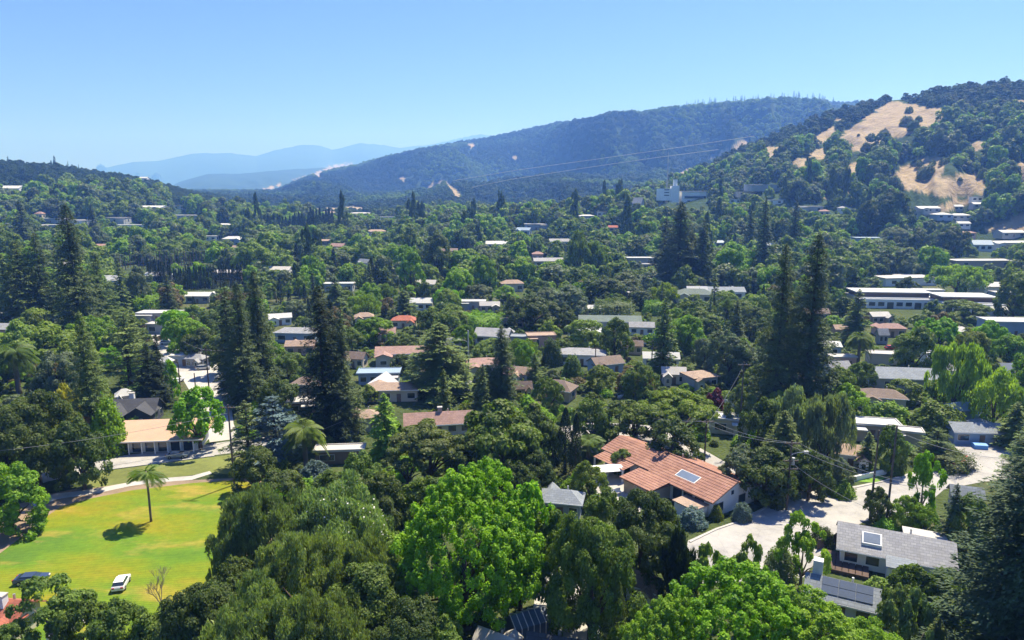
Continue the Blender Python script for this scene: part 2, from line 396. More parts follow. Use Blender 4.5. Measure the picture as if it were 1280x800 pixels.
sheet('dirt', [(-120,680),(0,638),(60,618),(120,606),(160,604),(330,596),(345,640),(330,740),(100,830),(-150,850)], .02, M_DIRT, 'bare brown dirt round the edge of the park lawn')
sheet('lawn', [(-110,735),(0,692),(26,672),(50,652),(75,634),(110,624),(165,613),(240,604),(300,600),(322,606),(318,650),(300,690),(322,728),(200,800),(60,810),(-130,820)], .03, M_LAWN, 'sunlit park lawn with yellow and orange patches round the lone palm')
sheet('verge', [(108,600),(130,589),(200,580),(268,571),(335,563),(335,594),(255,592),(200,600),(162,603),(125,609),(100,612)], .03, M_DRYG, 'dull grass verge between the park path and the street')
sheet('path', [(40,628),(70,617),(100,614),(125,610),(162,603),(190,599),(240,595),(262,589),(265,592),(240,600),(190,604),(162,608),(125,616),(100,620),(72,624),(44,636)], .045, M_CONC, 'pale concrete footpath crossing the top of the lawn')
sheet('street', [(-60,620),(20,598),(100,582),(130,573),(165,568),(262,555),(340,545),(342,560),(268,569),(200,578),(130,587),(60,602),(-50,640)], .03, M_ASPH, 'pale street between the park and the tan flat roofed house')
sheet('side_street', [(186,384),(216,384),(226,396),(232,420),(254,432),(270,452),(286,480),(292,530),(300,548),(262,553),(258,535),(244,500),(226,470),(206,450),(192,428),(184,405)], .034, M_CONC, 'sunlit side street running away past the twin dark conifers')
sheet('main_street', [(852,708),(860,676),(895,660),(925,650),(962,630),(985,612),(1037,614),(1105,600),(1135,592),(1165,584),(1203,578),(1206,570),(1188,554),(1192,545),(1215,545),(1240,553),(1300,556),(1420,560),(1420,604),(1290,600),(1230,602),(1180,612),(1150,638),(1080,652),(1052,668),(1022,700),(1004,722),(850,732)], .03, M_ASPH, 'wide pale street curving past the grey roofed house')
sheet('back_street', [(700,534),(740,528),(800,531),(838,535),(868,556),(925,588),(985,612),(962,630),(900,603),(840,572),(800,566),(740,566),(712,552)], .026, M_ASPH, 'shaded back street behind the red tiled house')
sheet('driveway', [(655,830),(668,752),(676,715),(692,694),(716,686),(742,700),(752,745),(748,830)], .03, M_CONC, 'pinkish paved driveway under the big oak')
sheet('patio', [(738,588),(765,574),(790,590),(812,610),(800,640),(770,640),(742,615)], .03, M_CONC, 'pale patio in the yard of the red tiled house')
sheet('front_lawn', [(1067,583),(1088,580),(1106,598),(1096,604),(1072,602)], .05, M_GARD, 'small bright lawn in front of the white gabled house')
sheet('side_lawn', [(1186,548),(1198,535),(1262,538),(1262,546),(1215,543)], .05, M_GARD, 'shaded lawn strip beyond the bend of the street')
sheet('back_lawn', [(848,498),(872,490),(892,500),(880,512),(856,508)], .05, M_GARD, 'small lawn beside the purple leaved tree')
sheet('garden_lawn', [(1030,488),(1065,480),(1080,490),(1050,500)], .05, M_GARD, 'garden grass near the grey gabled house')
strip('kerb', [(1168,583),(1188,581),(1203,578),(1208,570)], .45, .14, surf('red_kerb', (.45, .06, .07), .7, .2), 'kerb painted red at the bend of the street')
strip('kerb', [(1037,616),(1072,609),(1105,602),(1135,594),(1168,585)], .35, .14, M_CONC, 'pale kerb along the far side of the street')
strip('kerb', [(862,678),(895,662),(925,652),(962,632),(984,615)], .35, .14, M_CONC, 'pale kerb by the gable of the red tiled house')
strip('kerb', [(130,588),(200,579),(268,570)], .3, .12, M_CONC, 'pale kerb between the street and the grass verge')
strip('garden_wall', [(1036,608),(1060,603),(1082,598),(1108,592)], .35, .9, M_WHITE, 'low white garden wall beside the street corner', 'wall', 'thing')
strip('garden_wall', [(868,650),(893,642),(915,635)], .4, .8, surf('cream_wall', (.55, .52, .42), .8, .1), 'low cream garden wall below the red tiled house', 'wall', 'thing')
strip('garden_wall', [(900,603),(925,612),(945,620)], .3, 1.3, surf('tan_wall', (.4, .35, .3), .8, .1), 'tan yard wall behind the red tiled house', 'wall', 'thing')
# ---------------------------------------------------------------- plants: prototypes one unit wide and one unit high
def unit(v): return v/(np.linalg.norm(v, axis=-1, keepdims=True)+1e-9)
def cards(P, Nn, size, asp, rng, T=None):
    n = len(P)
    if T is None: T = unit(np.cross(Nn, rng.normal(size=(n, 3))))
    B = unit(np.cross(Nn, T)); s = np.asarray(size).reshape(-1, 1)*rng.uniform(.7, 1.35, (n, 1)); h = s*.5; k = h*asp
    return np.stack([P-T*h, P+B*k-T*h*.1, P+T*h, P-B*k-T*h*.1], 1)
class Proto: pass
def make_proto(kind, V, var, mat, mat_i, trunk=None, bark=None):
    p = Proto(); p.crown = quads_mesh('crown', V, var, mat); p.kind = kind
    p.crown_i = (V, var, mat_i); p.trunk = None
    if trunk is not None:
        p.trunk = trunk.mesh('trunk', True); p.trunk.materials.append(bark)
    return p
def broad(seed, nl=7, ncl=70, rc=.11, flat=.75, nc=11000, cs=.04, zb=.14, style='oak', mat=None, bark=None, spread=1., under=-.35, gap=0., low=.40):
    rng = np.random.default_rng(seed)
    L = []
    for i in range(nl):
        a = 2*pi*(i+rng.uniform(-.3, .3))/nl*(1 if i < nl else 1); r = rng.uniform(.17, .29)*spread
        L.append((r*cos(a)*(1.1 if style == 'maple' else 1), r*sin(a)*(1.1 if style == 'maple' else 1), rng.uniform(low, .66) if style != 'maple' else rng.uniform(min(low, .30), .68), rng.uniform(.19, .26)))
    for i in range(3): L.append((rng.uniform(-.12, .12), rng.uniform(-.12, .12), rng.uniform(.60, .78), rng.uniform(.18, .24)))
    L = np.array(L); C = []; R = []; k = 0
    while len(C) < ncl and k < ncl*40:
        k += 1; l = L[rng.integers(len(L))]; d = unit(rng.normal(size=3)+np.array([0, 0, .35]))
        if d[2] < under: continue
        zs = 1.15
        c = l[:3]+d*l[3]*np.array([1, 1, zs])*rng.uniform(.82, 1.08)
        q = (c-L[:, :3])/np.array([1, 1, zs]); ins = (np.linalg.norm(q, axis=1) < L[:, 3]*.78).any()
        if ins or c[2] < zb+.04: continue
        if gap and fbm(np.array(c[0]*5+seed), np.array(c[2]*5+c[1]*4), seed, 2) < gap: continue
        C.append(c); R.append(rc*rng.uniform(.65, 1.35))
    C = np.array(C); R = np.array(R); cen = np.array([0, 0, .48])
    pr = R**2; idx = rng.choice(len(C), nc, p=pr/pr.sum())
    out = unit(C-cen)
    d = unit(rng.normal(size=(nc, 3))+out[idx]*.75+np.array([0, 0, .45]))
    rad = R[idx][:, None]*rng.uniform(.55, 1.08, (nc, 1))
    if style == 'maple':
        P = C[idx]+d*rad*np.array([.9, .9, 1.15])
    elif style == 'droop':
        P = C[idx]+d*rad*np.array([.85, .85, 1.0]); dr = rng.random(nc) < .5; P[dr, 2] -= np.abs(rng.normal(0, .055, dr.sum()))
    else: P = C[idx]+d*rad*np.array([1, 1, flat])
    Nn = unit(d*1.0+rng.normal(size=(nc, 3))*.42+np.array([0, 0, .25]))
    T = None
    if style == 'droop': T = unit(np.array([0, 0, -1.])+rng.normal(size=(nc, 3))*.45); Nn = unit(np.cross(T, rng.normal(size=(nc, 3))))
    cvar = rng.normal(.5, .13, len(C))[idx]
    var = np.clip(cvar+rng.normal(0, .14, nc), 0, 1)
    s = cs*(1.0 if style != 'droop' else 1.5)
    V = cards(P, Nn, s, .75 if style != 'droop' else .3, rng, T)
    m = np.percentile(np.abs(P[:, :2]), 99); V[..., :2] *= .5/m
    z0 = np.percentile(P[:, 2], .3); z1 = P[:, 2].max(); V[..., 2] = zb+(V[..., 2]-z0)/(z1-z0)*(1-zb)
    tr = MB(); tr.tube([(0, 0, -.03), (.01, 0, .15), (0, .01, .32), (0, 0, .5)], [.045, .03, .024, .012], 7)
    for l in L[:nl]:
        q = np.array(l[:3])*np.array([.5/m, .5/m, 1]); q[2] = zb+(q[2]-z0)/(z1-z0)*(1-zb)
        tr.tube([(0, 0, .16+.02*rng.random()), q*.55+np.array([0, 0, .1]), q], [.02, .013, .005], 5)
    return make_proto(style, V, var, mat or M_LEAF, M_LEAF_I, tr, bark or M_BARK)
def conifer(seed, nb=230, per=60, H=3.4, cs=.05, droop=.30, rise=.12, pw=.62, ragged=.30, z0=.06, trunkr=.05, mat=None, plate=False, sag=.35):
    rng = np.random.default_rng(seed); Vs = []; vars_ = []
    lean = [(rng.uniform(0, 2*pi), rng.uniform(.15, .9), rng.uniform(.08, .2)) for _ in range(5)]
    for k in range(nb):
        t = z0+(1-z0)*((k+rng.random())/nb)**1.05; az = k*2.399+rng.normal(0, .5)
        L = .5*(1-t)**pw*rng.uniform(1-ragged, 1.12)+.012
        L *= 1-.40*math.exp(-((t-z0)/.04))*.6
        for a0, t0, w in lean:
            if abs(t-t0) < w*.5 and cos(az-a0) > .55: L *= .72
        n = max(6, int(per*(L/.5)**.8)); s = rng.random(n)**.75
        ca, sa = cos(az), sin(az); lat = rng.normal(0, 1, n)*L*(.20 if not plate else .30)*(1.05-s*.75)
        x = L*s; z = t*H+rise*x-droop*x*x*2.0-sag*np.abs(lat)*.7+rng.normal(0, .010 if plate else .016, n)
        P = np.stack([x*ca-lat*sa, x*sa+lat*ca, z], 1)
        Nn = unit(np.array([ca*.35, sa*.35, .9])+rng.normal(size=(n, 3))*.42)
        T = unit(np.array([ca, sa, -.35])[None]+np.stack([-sa*lat, ca*lat, 0*lat], 1)*3/(L)+rng.normal(size=(n, 3))*.3)
        Vs.append(cards(P, Nn, cs*(.75+.5*(1-t)), .38, rng, T)); vars_.append(np.clip(rng.normal(.5, .10)+rng.normal(0, .12, n)+.1*(s-.5), 0, 1))
    V = np.concatenate(Vs); V[..., :2] *= .5/np.percentile(np.abs(V[..., :2]), 98.5); V[..., 2] /= H; V[..., 2] *= 1/max(V[..., 2].max(), 1e-6)
    tr = MB(); tr.tube([(0, 0, -.02), (0, 0, .08), (.004, 0, .5), (0, 0, .97)], [trunkr*1.3, trunkr, trunkr*.6, .004], 8)
    rngt = np.random.default_rng(seed+5)
    for k in range(26):
        t = .1+.75*k/26; az = k*2.1+rngt.random(); L = .3*(1-t)**pw
        tr.tube([(0, 0, t), (L*cos(az), L*sin(az), t+(.04*L-droop*L*L)/H*2)], [.008, .003], 4)
    return make_proto('conifer', V, np.concatenate(vars_), mat or M_NEEDLE, M_NEEDLE_I, tr, M_BARKR)
def column(seed, n=6000, cs=.05, top=.6, fat=.5, H=4.):
    rng = np.random.default_rng(seed); t = rng.random(n)**.9
    r = .5*np.clip(np.sin(pi*np.clip(t, 0, 1)**top)**fat, .02, 1)*(1-.35*t); a = rng.uniform(0, 2*pi, n)
    r = r*(1+.22*(fbm(a*1.6, t*9, seed, 3)-.5)*2)*rng.uniform(.75, 1.05, n)
    P = np.stack([r*np.cos(a), r*np.sin(a), .03*H+t*H*.97], 1)
    d = np.stack([np.cos(a), np.sin(a), .35+0*a], 1); Nn = unit(d+rng.normal(size=(n, 3))*.45); T = unit(np.array([0, 0, 1.])+rng.normal(size=(n, 3))*.35)
    V = cards(P, Nn, cs, .5, rng, T); V[..., 2] /= H
    m = np.percentile(np.abs(P[:, :2]), 99.5); V[..., :2] *= .5/m; V[..., 2] /= V[..., 2].max()
    tr = MB().tube([(0, 0, -.02), (0, 0, .2), (0, 0, .7)], [.12, .09, .02], 6)
    return make_proto('column', V, np.clip(rng.normal(.5, .16, n), 0, 1), M_NEEDLE, M_NEEDLE_I, tr, M_BARK)
def shrub(seed, n=5000, cs=.06, box=False):
    rng = np.random.default_rng(seed); d = unit(rng.normal(size=(n, 3))); d[:, 2] = np.abs(d[:, 2])*1.0-.05
    if box:
        d = d/np.max(np.abs(d), axis=1, keepdims=True); d = d*np.array([1, 1, 1])
    r = .5*(1+.30*(fbm(d[:, 0]*3+7, d[:, 1]*3+d[:, 2]*3+3, seed, 3)-.5)*2)*rng.uniform(.82, 1.04, n)
    P = d*r[:, None]; P[:, 2] *= 2; Nn = unit(d+rng.normal(size=(n, 3))*.5)
    V = cards(P, Nn, cs, .75, rng); V[..., 2] /= V[..., 2].max(); V[..., :2] *= .5/np.percentile(np.abs(P[:, :2]), 99)
    tr = MB()
    for k in range(5): tr.tube([(0, 0, -.02), (.2*cos(k*1.3), .2*sin(k*1.3), .6)], [.03, .01], 4)
    return make_proto('shrub', V, np.clip(rng.normal(.5, .16, n), 0, 1), M_LEAF, M_LEAF_I, tr, M_BARK)
def palm(seed, nf=46, H=1.6, tr_h=.62, fl=.5, trunkr=.05, nl=26, up=.9, lw=.028):
    """one unit across the fronds; H units high before normalising"""
    rng = np.random.default_rng(seed); V = []; var = []
    z0 = H*tr_h
    for k in range(nf):
        az = k*2.399; el = rng.uniform(-.45, up); L = fl*rng.uniform(.85, 1.1); vv = .5 if el > -.25 else .25
        ca, sa = cos(az), sin(az); s = np.linspace(.1, 1, nl)
        r = L*s*cos(max(el, 0)*.7); z = z0+L*(sin(el)*s-(.55+.3*max(el, 0))*s**2.2*.9+.12)
        for sd in (-1, 1):
            ll = .17*np.sin(pi*np.clip(s*.95+.04, 0, 1))**.6*(fl/.5)
            bx = r*ca; by = r*sa
            tip = np.stack([bx-sa*sd*ll+ca*ll*.5, by+ca*sd*ll+sa*ll*.5, z-ll*.45], 1); b = np.stack([bx, by, z], 1)
            w = np.stack([ca+0*s, sa+0*s, 0*s], 1)*lw*.5
            m = (b+tip)/2+np.array([0, 0, .012])
            V.append(np.stack([b, m+w, tip, m-w], 1)); var.append(np.clip(rng.normal(vv, .12, nl), 0, 1))
    V = np.concatenate(V); zm = V[..., 2].max(); V[..., 2] /= zm
    xy = np.percentile(np.abs(V[..., :2]), 99.6); V[..., :2] *= .5/xy
    t = MB(); t.tube([(0, 0, -.02), (.0, 0, .1), (.01, 0, z0/zm*.6), (0, 0, z0/zm+.04)], [trunkr*1.25, trunkr, trunkr*.9, trunkr*.85], 9)
    return make_proto('palm', V, np.concatenate(var), M_LEAF, M_LEAF_I, t, M_BARKP)
def bare_tree(seed):
    rng = random.Random(seed); mb = MB()
    def br(p, d, L, r, k):
        d = np.array(d)/np.linalg.norm(d); q = p+d*L; mid = (p+q)/2+np.array([rng.uniform(-.04, .04)*L, rng.uniform(-.04, .04)*L, 0])
        mb.tube([p, mid, q], [r, r*.85, r*.65], 4)
        if k == 0: return
        for i in range(3 if k > 2 else 4):
            a = rng.uniform(0, 2*pi); sp = rng.uniform(.35, .7)
            br(p+(q-p)*rng.uniform(.55, 1.), d*1.0+np.array([cos(a)*sp, sin(a)*sp, .22]), L*rng.uniform(.6, .8), r*.55, k-1)
    br(np.array([0, 0, 0.]), (0.05, 0, 1), 2.6, .13, 5)
    return mb

PR = {}
PR['oak2'] = [broad(s, nl, 150, .080, .8, 46000, .0205, zb=.09, under=-.6, low=.36) for s, nl in ((1, 7), (2, 8), (3, 6))]
PR['oak1'] = [broad(s, nl, 95, .10, .8, 13000, .039, zb=.05, under=-.8, low=.3) for s, nl in ((11, 6), (12, 7), (13, 8), (14, 5), (15, 7))]
PR['oak0'] = [broad(s, nl, 40, .135, .85, 2100, .090, zb=.04, under=-.7, low=.3) for s, nl in ((21, 5), (22, 6), (23, 4), (24, 6), (25, 5))]
PR['maple2'] = [broad(s, 12, 800, .034, .9, 80000, .0145, style='maple', zb=.02, under=-.8, low=.2) for s in (31, 32)]
PR['maple1'] = [broad(s, 6, 90, .085, .9, 8000, .045, style='maple', zb=.12) for s in (33, 34, 35)]
PR['droop2'] = [broad(s, 7, 120, .085, .9, 36000, .022, style='droop', zb=.10) for s in (41, 42)]
PR['droop1'] = [broad(s, 6, 55, .11, .9, 8500, .045, style='droop', zb=.10) for s in (43, 44)]
PR['loose1'] = [broad(s, 6, 34, .085, .8, 6500, .036, zb=.22, gap=.42, bark=M_BARKG) for s in (51, 52, 53)]
PR['umb1'] = [broad(s, 9, 50, .10, .45, 12000, .034, zb=.45, spread=1.15) for s in (61, 62)]
PR['rw2'] = [conifer(71, 520, 110, 3.0, .036), conifer(72, 480, 110, 3.2, .036, ragged=.4)]
PR['rw3'] = [conifer(73, 620, 190, 2.2, .022, ragged=.5, pw=.8, z0=.03)]
PR['rw1'] = [conifer(s, 230, 46, 3.2, .078, ragged=.35) for s in (74, 75, 76)]
PR['rw0'] = [conifer(s, 80, 18, 3.0, .17, ragged=.35) for s in (77, 78)]
PR['cedar1'] = [conifer(s, 60, 170, 1.7, .045, droop=.12, rise=.30, pw=.6, ragged=.5, plate=True, z0=.14, sag=.15) for s in (81, 82)]
PR['col2'] = [column(91, 9000, .055), column(92, 9000, .055)]
PR['col1'] = [column(93, 1300, .14), column(94, 1300, .14)]
PR['oak0'] += [broad(s, 7, 34, .12, .9, 1700, .095) for s in (26, 27)]
PR['shrub1'] = [shrub(s) for s in (101, 102, 103)]
PR['shrub0'] = [shrub(s, 900, .13) for s in (104, 105)]
PR['hedge1'] = [shrub(106, 9000, .045, True)]
PR['date1'] = [palm(111, 52, 1.5, .40, .5, .06, lw=.020), palm(112, 48, 1.5, .42, .5, .06, lw=.020)]
PR['queen1'] = [palm(113, 15, 2.0, .72, .5, .03, 30, .75, .020)]
PR['fan0'] = [palm(114, 16, 6., .86, .5, .08, 8, 1.0, .12)]

C_DK=(.084,.124,.030); C_MD=(.128,.190,.034); C_LT=(.195,.275,.044); C_LIME=(.180,.355,.012); C_LM2=(.185,.315,.024); C_OL=(.145,.185,.058)
C_GR=(.150,.190,.100); C_BL=(.115,.170,.165); C_YE=(.42,.38,.03); C_PU=(.13,.025,.05); C_RW=(.084,.122,.040); C_RL=(.125,.180,.044)
C_PALE=(.19,.26,.10); C_CY=(.026,.046,.018); C_YG=(.17,.22,.030)
COLN = {C_DK:'dark green', C_MD:'mid green', C_LT:'light green', C_LIME:'bright lime green', C_LM2:'fresh green', C_OL:'olive green', C_GR:'grey green',
        C_BL:'blue grey', C_YE:'golden yellow', C_PU:'purple leaved', C_RW:'dark green', C_RL:'mid green', C_PALE:'pale green', C_CY:'blackish green', C_YG:'yellowish green'}
KIND = {  # kind: (prototype key, name, category, word, group)
 'oak':('oak','oak_tree','tree','oak','oaks among the houses'), 'maple':('maple','maple_tree','tree','broadleaf tree','bright broadleaf trees'),
 'droop':('droop','pepper_tree','tree','drooping tree','soft drooping trees'), 'loose':('loose','sparse_tree','tree','sparse open tree','open trees among the houses'),
 'umb':('umb','spreading_oak','tree','flat topped oak','flat topped oaks'), 'rw':('rw','redwood_tree','redwood','redwood','tall redwoods in the valley'),
 'cedar':('cedar','cedar_tree','cedar','layered cedar','layered cedars'), 'col':('col','cypress_tree','cypress','narrow cypress','cypresses among the houses'),
 'shrub':('shrub','garden_shrub','shrub','rounded shrub','garden shrubs'), 'hedge':('hedge','clipped_hedge','hedge','clipped hedge','clipped hedges'),
 'date':('date','date_palm','palm','date palm','date palms'), 'queen':('queen','palm_tree','palm','palm','palms'),'ball':('shrub','oak_tree','tree','round oak','round oaks'), 'fan':('fan','fan_palm','palm','thin fan palm','row of fan palms')}
RNG = random.Random(7)
def pick(kind, wpx):
    base = KIND[kind][0]; lv = {'oak':(28, 105), 'maple':(0, 90), 'droop':(0, 90), 'rw':(20, 42), 'col':(14, 1e9), 'shrub':(16, 1e9)}.get(base)
    if lv is None: key = base+('1' if base+'1' in PR else '0')
    else:
        n = 0 if wpx < lv[0] else (1 if wpx < lv[1] else 2)
        if base == 'rw' and wpx > 110: n = 3
        if base == 'shrub': n = min(n, 1)
        if base in ('maple', 'droop'): n = max(n, 1)
        if base == 'col': n += 1
        key = base+str(n)
    return RNG.choice(PR[key])
TREES = []   # records used for spacing, for sight lines and for the labels
def plant(kind, x, y, w, h, col, label=None, wpx=30, group=None, parts=True, cname=None, noise_=.12):
    cname = cname or COLN.get(col, 'green')
    if kind == 'droop' and col != C_CY: col = tuple(v*1.35 for v in col)
    key, name, cat, word, grp = KIND[kind]; p = pick(kind, wpx); z = float(height(x, y))
    e = empty(name, (x, y, z-.1), RNG.uniform(0, 2*pi), (w, w, h))
    c = link('crown', p.crown, e); k = RNG.uniform(1-noise_, 1+noise_); hs = RNG.uniform(-.06, .06)
    c.color = (col[0]*k*(1+hs), col[1]*k, col[2]*k*(1-hs), 1)
    if p.trunk is not None: link('trunk', p.trunk, e)
    tag(e, label, cat, group or grp)
    px, py, dep = project(x, y, z+h*.6)
    TREES.append(dict(o=e, kind=kind, word=word, col=cname or COLN.get(col, 'green'), px=float(px), py=float(py), dep=float(dep), w=w, h=h, x=x, y=y, label=label))
    return e
def tree_px(kind, cx, yt, yb, wpx, col, label=None, **k):
    x, y, z = at(cx, yb); D = hypot(x, y); _, _, dep = project(x, y, z)
    h = CAMH + D*tanel(cx, yt) - z; w = wpx*float(dep)/F
    w *= k.pop('ws', 1.0)
    return plant(kind, x, y, w, max(h, .6), col, label, wpx, **k)
# ---------------------------------------------------------------- houses
HOUSES = []; BOXES = []   # (x0, y0, x1, y1, depth) sight lines kept open in the photo
def R2(x, y, a): return x*cos(a)-y*sin(a), x*sin(a)+y*cos(a)
def roof_mat(name, col, pattern='shingle'): return surf('roof_'+name, col, .85, .2, .5, .4, pattern=pattern)
ROOF = {'grey':roof_mat('grey', (.36, .36, .365)), 'dark':roof_mat('dark', (.075, .078, .09)), 'brown':roof_mat('brown', (.22, .165, .135)), 'tan':roof_mat('tan', (.40, .29, .22)),
        'pink':roof_mat('pink', (.38, .24, .20)), 'red':roof_mat('red', (.42, .14, .09)), 'white':surf('roof_white', (.50, .50, .48), .8, .08, .3), 'sand':surf('roof_sand', (.47, .31, .215), .85, .12, .3),
        'blue':surf('roof_blue', (.26, .34, .42), .6, .1, .3), 'slate':roof_mat('slate', (.27, .30, .33)), 'green':roof_mat('green', (.16, .20, .17)), 'pale':surf('roof_pale', (.46, .44, .41), .8, .12, .3)}
WALL = {'white':surf('wall_white', (.70, .71, .72), .8, .06, .6), 'cream':surf('wall_cream', (.55, .50, .40), .85, .08, .6), 'tan':surf('wall_tan', (.42, .34, .26), .85, .1, .6), 'grey':surf('wall_grey', (.34, .36, .38), .85, .1, .6),
        'blue':surf('wall_blue', (.30, .38, .50), .85, .1, .6), 'dark':surf('wall_dark', (.06, .065, .09), .85, .15, .6), 'brown':surf('wall_brown', (.20, .14, .10), .85, .15, .6, pattern='boards'), 'pink':surf('wall_pink', (.55, .36, .30), .85, .1, .6)}
def house(label, px, py, wpx, dr=.6, h=2.9, rot=0, roof='gable', rc='grey', wc='white', rise=1.5, over=.5, nwin=3, side=1, chim=None, name='house', cat='house', z_ref=None, protect=True, group='houses in the valley', door=True):
    """px, py = the middle of the roof in the photo"""
    x, y, z = at(px, py, (h+rise*.4) if roof != 'flat' else h); dep = float(project(x, y, z+h)[2])
    rot = radians(rot); w = wpx*dep/F/max(abs(cos(rot))+dr*abs(sin(rot)), .5); d = w*dr
    e = empty(name, (x, y, z-.15), rot); tag(e, label, cat, group)
    W, Dp = w/2, d/2; wm = WALL[wc]; rm = ROOF[rc]
    wall = MB(); T = .16
    if roof == 'gable':
        wall.prism([(-Dp, -1.5), (Dp, -1.5), (Dp, h), (0, h+rise-.02), (-Dp, h)], -W, W)
        s = rise/Dp; o = over; r = MB().prism([(-Dp-o, h-s*o+.03), (-Dp-o, h-s*o+T+.03), (0, h+rise+T+.03), (Dp+o, h-s*o+T+.03), (Dp+o, h-s*o+.03), (0, h+rise+.03)], -W-o, W+o)
    elif roof == 'hip':
        wall.box(-W, W, -Dp, Dp, -1.5, h)
        o = over; a = max(W-Dp*.9, W*.12)
        r = MB().add([(-W-o, -Dp-o, h+.01), (W+o, -Dp-o, h+.01), (W+o, Dp+o, h+.01), (-W-o, Dp+o, h+.01), (-W-o, -Dp-o, h+T), (W+o, -Dp-o, h+T), (W+o, Dp+o, h+T), (-W-o, Dp+o, h+T), (-a, 0, h+rise+T), (a, 0, h+rise+T)],
            [(0, 3, 2, 1), (0, 1, 5, 4), (1, 2, 6, 5), (2, 3, 7, 6), (3, 0, 4, 7), (4, 5, 9, 8), (5, 6, 9), (6, 7, 8, 9), (7, 4, 8)])
    elif roof == 'shed':
        wall.prism([(-Dp, -1.5), (Dp, -1.5), (Dp, h+rise*.9), (-Dp, h)], -W, W)
        s = rise*.9/(2*Dp); o = over; r = MB().prism([(-Dp-o, h-s*o+.03), (-Dp-o, h-s*o+T+.03), (Dp+o, h+rise*.9+s*o+T+.03), (Dp+o, h+rise*.9+s*o+.03)], -W-o, W+o)
    else:
        wall.box(-W, W, -Dp, Dp, -1.5, h); o = over; r = MB().box(-W-o, W+o, -Dp-o, Dp+o, h+.01, h+.28)
        for bx in ((-W-o, W+o, -Dp-o, -Dp-o+.2), (-W-o, W+o, Dp+o-.2, Dp+o), (-W-o, -W-o+.2, -Dp-o+.21, Dp+o-.21), (W+o-.2, W+o, -Dp-o+.21, Dp+o-.21)): r.box(*bx, h+.29, h+.45)
    wall.build('wall', wm, e); ro = r.build('roof', rm, e)
    if roof in ('gable', 'shed', 'hip') and wpx > 40:
        MB().box(-W-over, W+over, -Dp-over-.06, -Dp-over+.02, h-(rise/Dp*over if roof == 'gable' else 0)-.06, h-(rise/Dp*over if roof == 'gable' else 0)+.14).build('gutter', M_WHITE, ro)
    big = wpx > 34
    hr = random.Random(label)
    if 16 <= wpx < 76 and roof in ('gable', 'hip', 'flat') and hr.random() < .75 and h >= 2.6:      # a lower wing across the front or back
        ww = w*hr.uniform(.25, .4); cx = hr.choice((-1, 1))*(W-ww*.5-.2); sg = hr.choice((-1, -1, 1)); y0, y1 = (-Dp-d*hr.uniform(.25, .55), -Dp+.3) if sg < 0 else (Dp-.3, Dp+d*hr.uniform(.4, .7)); h2 = h-.25; r2 = rise*.55
        a, b = cx-ww/2, cx+ww/2
        if roof == 'flat':
            MB().box(a, b, y0, y1, -1.5, h2-.3).build('wing', wm, e); MB().box(a-.4, b+.4, min(y0, y1)-(.4 if sg < 0 else -.4), max(y0, y1)-.3+(.7 if sg > 0 else 0), h2-.29, h2-.04).build('wing_roof', ROOF['pale'] if hr.random() < .4 else rm, e)
        else:
            MB().add([(a, y0, -1.5), (b, y0, -1.5), (b, y1, -1.5), (a, y1, -1.5), (a, y0, h2), (b, y0, h2), (b, y1, h2), (a, y1, h2), (cx, y0, h2+r2), (cx, y1, h2+r2)], [(0, 3, 2, 1), (0, 1, 5, 8, 4), (1, 2, 6, 5), (2, 3, 7, 9, 6), (3, 0, 4, 7)]).build('wing', wm, e)
            s_ = r2/(ww/2); o_ = .4; ya, yb = (y0-.45, 0) if sg < 0 else (0, y1+.45); zt = h2+r2+.03; m_ = MB()
            for q in (-1, 1):
                v = [(cx, ya, zt), (cx+q*(ww/2+o_), ya, zt-r2-s_*o_), (cx+q*(ww/2+o_), yb, zt-r2-s_*o_), (cx, yb, zt)]
                m_.add(v+[(x_, y_, z_+.14) for x_, y_, z_ in v], [(0, 3, 2, 1), (4, 5, 6, 7), (0, 1, 5, 4), (1, 2, 6, 5), (2, 3, 7, 6)])
            m_.build('wing_roof', rm, e)
            if sg < 0: 
                o_ = MB().box(cx-ww*.22, cx+ww*.22, y0-.05, y0+.02, .9, 2.1).build('window', M_WHITE, e); MB().box(cx-ww*.2, cx+ww*.2, y0-.07, y0-.02, .98, 2.02).build('pane', M_GLASS, o_)
    if wpx > 22 and roof != 'flat' and hr.random() < .7: MB().tube([(W*.3, Dp*.3, h), (W*.3, Dp*.3, h+rise+.5)], .14, 6).build('vent_pipe', M_METAL, e)
    def win(cx, cz, ww, hh, f):   # f: 0 front, 1 +x side, 2 -x side
        m = MB(); q = MB(); a = .06
        if f == 0: m.box(cx-ww/2-a, cx+ww/2+a, -Dp-.05, -Dp+.02, cz-hh/2-a, cz+hh/2+a); q.box(cx-ww/2, cx+ww/2, -Dp-.07, -Dp-.02, cz-hh/2, cz+hh/2)
        else:
            s = W if f == 1 else -W; g = 1 if f == 1 else -1
            m.box(min(s-.02*g, s+.05*g), max(s-.02*g, s+.05*g), cx-ww/2-a, cx+ww/2+a, cz-hh/2-a, cz+hh/2+a); q.box(min(s+.02*g, s+.07*g), max(s+.02*g, s+.07*g), cx-ww/2, cx+ww/2, cz-hh/2, cz+hh/2)
        o = m.build('window', M_WHITE, e); q.build('pane', M_GLASS, o)
    if nwin:
        n = nwin; dd = -1
        for i in range(n):
            cx = -W+(i+.5)*w/n
            if door and i == n//2 and n > 1:
                o = MB().box(cx-.5, cx+.5, -Dp-.06, -Dp+.02, 0, 2.1).build('door', WALL['brown'], e)
                if big: MB().box(cx+.32, cx+.4, -Dp-.12, -Dp-.065, 1.0, 1.08).build('handle', M_METAL, o)
            else: win(cx, h*.55, min(w/n*.6, 2.6), h*.42, 0)
        for i in range(max(1, n//2)): win(-Dp+(i+.5)*d/max(1, n//2), h*.55, min(d/max(1, n//2)*.45, 1.8), h*.4, 1 if side > 0 else 2)
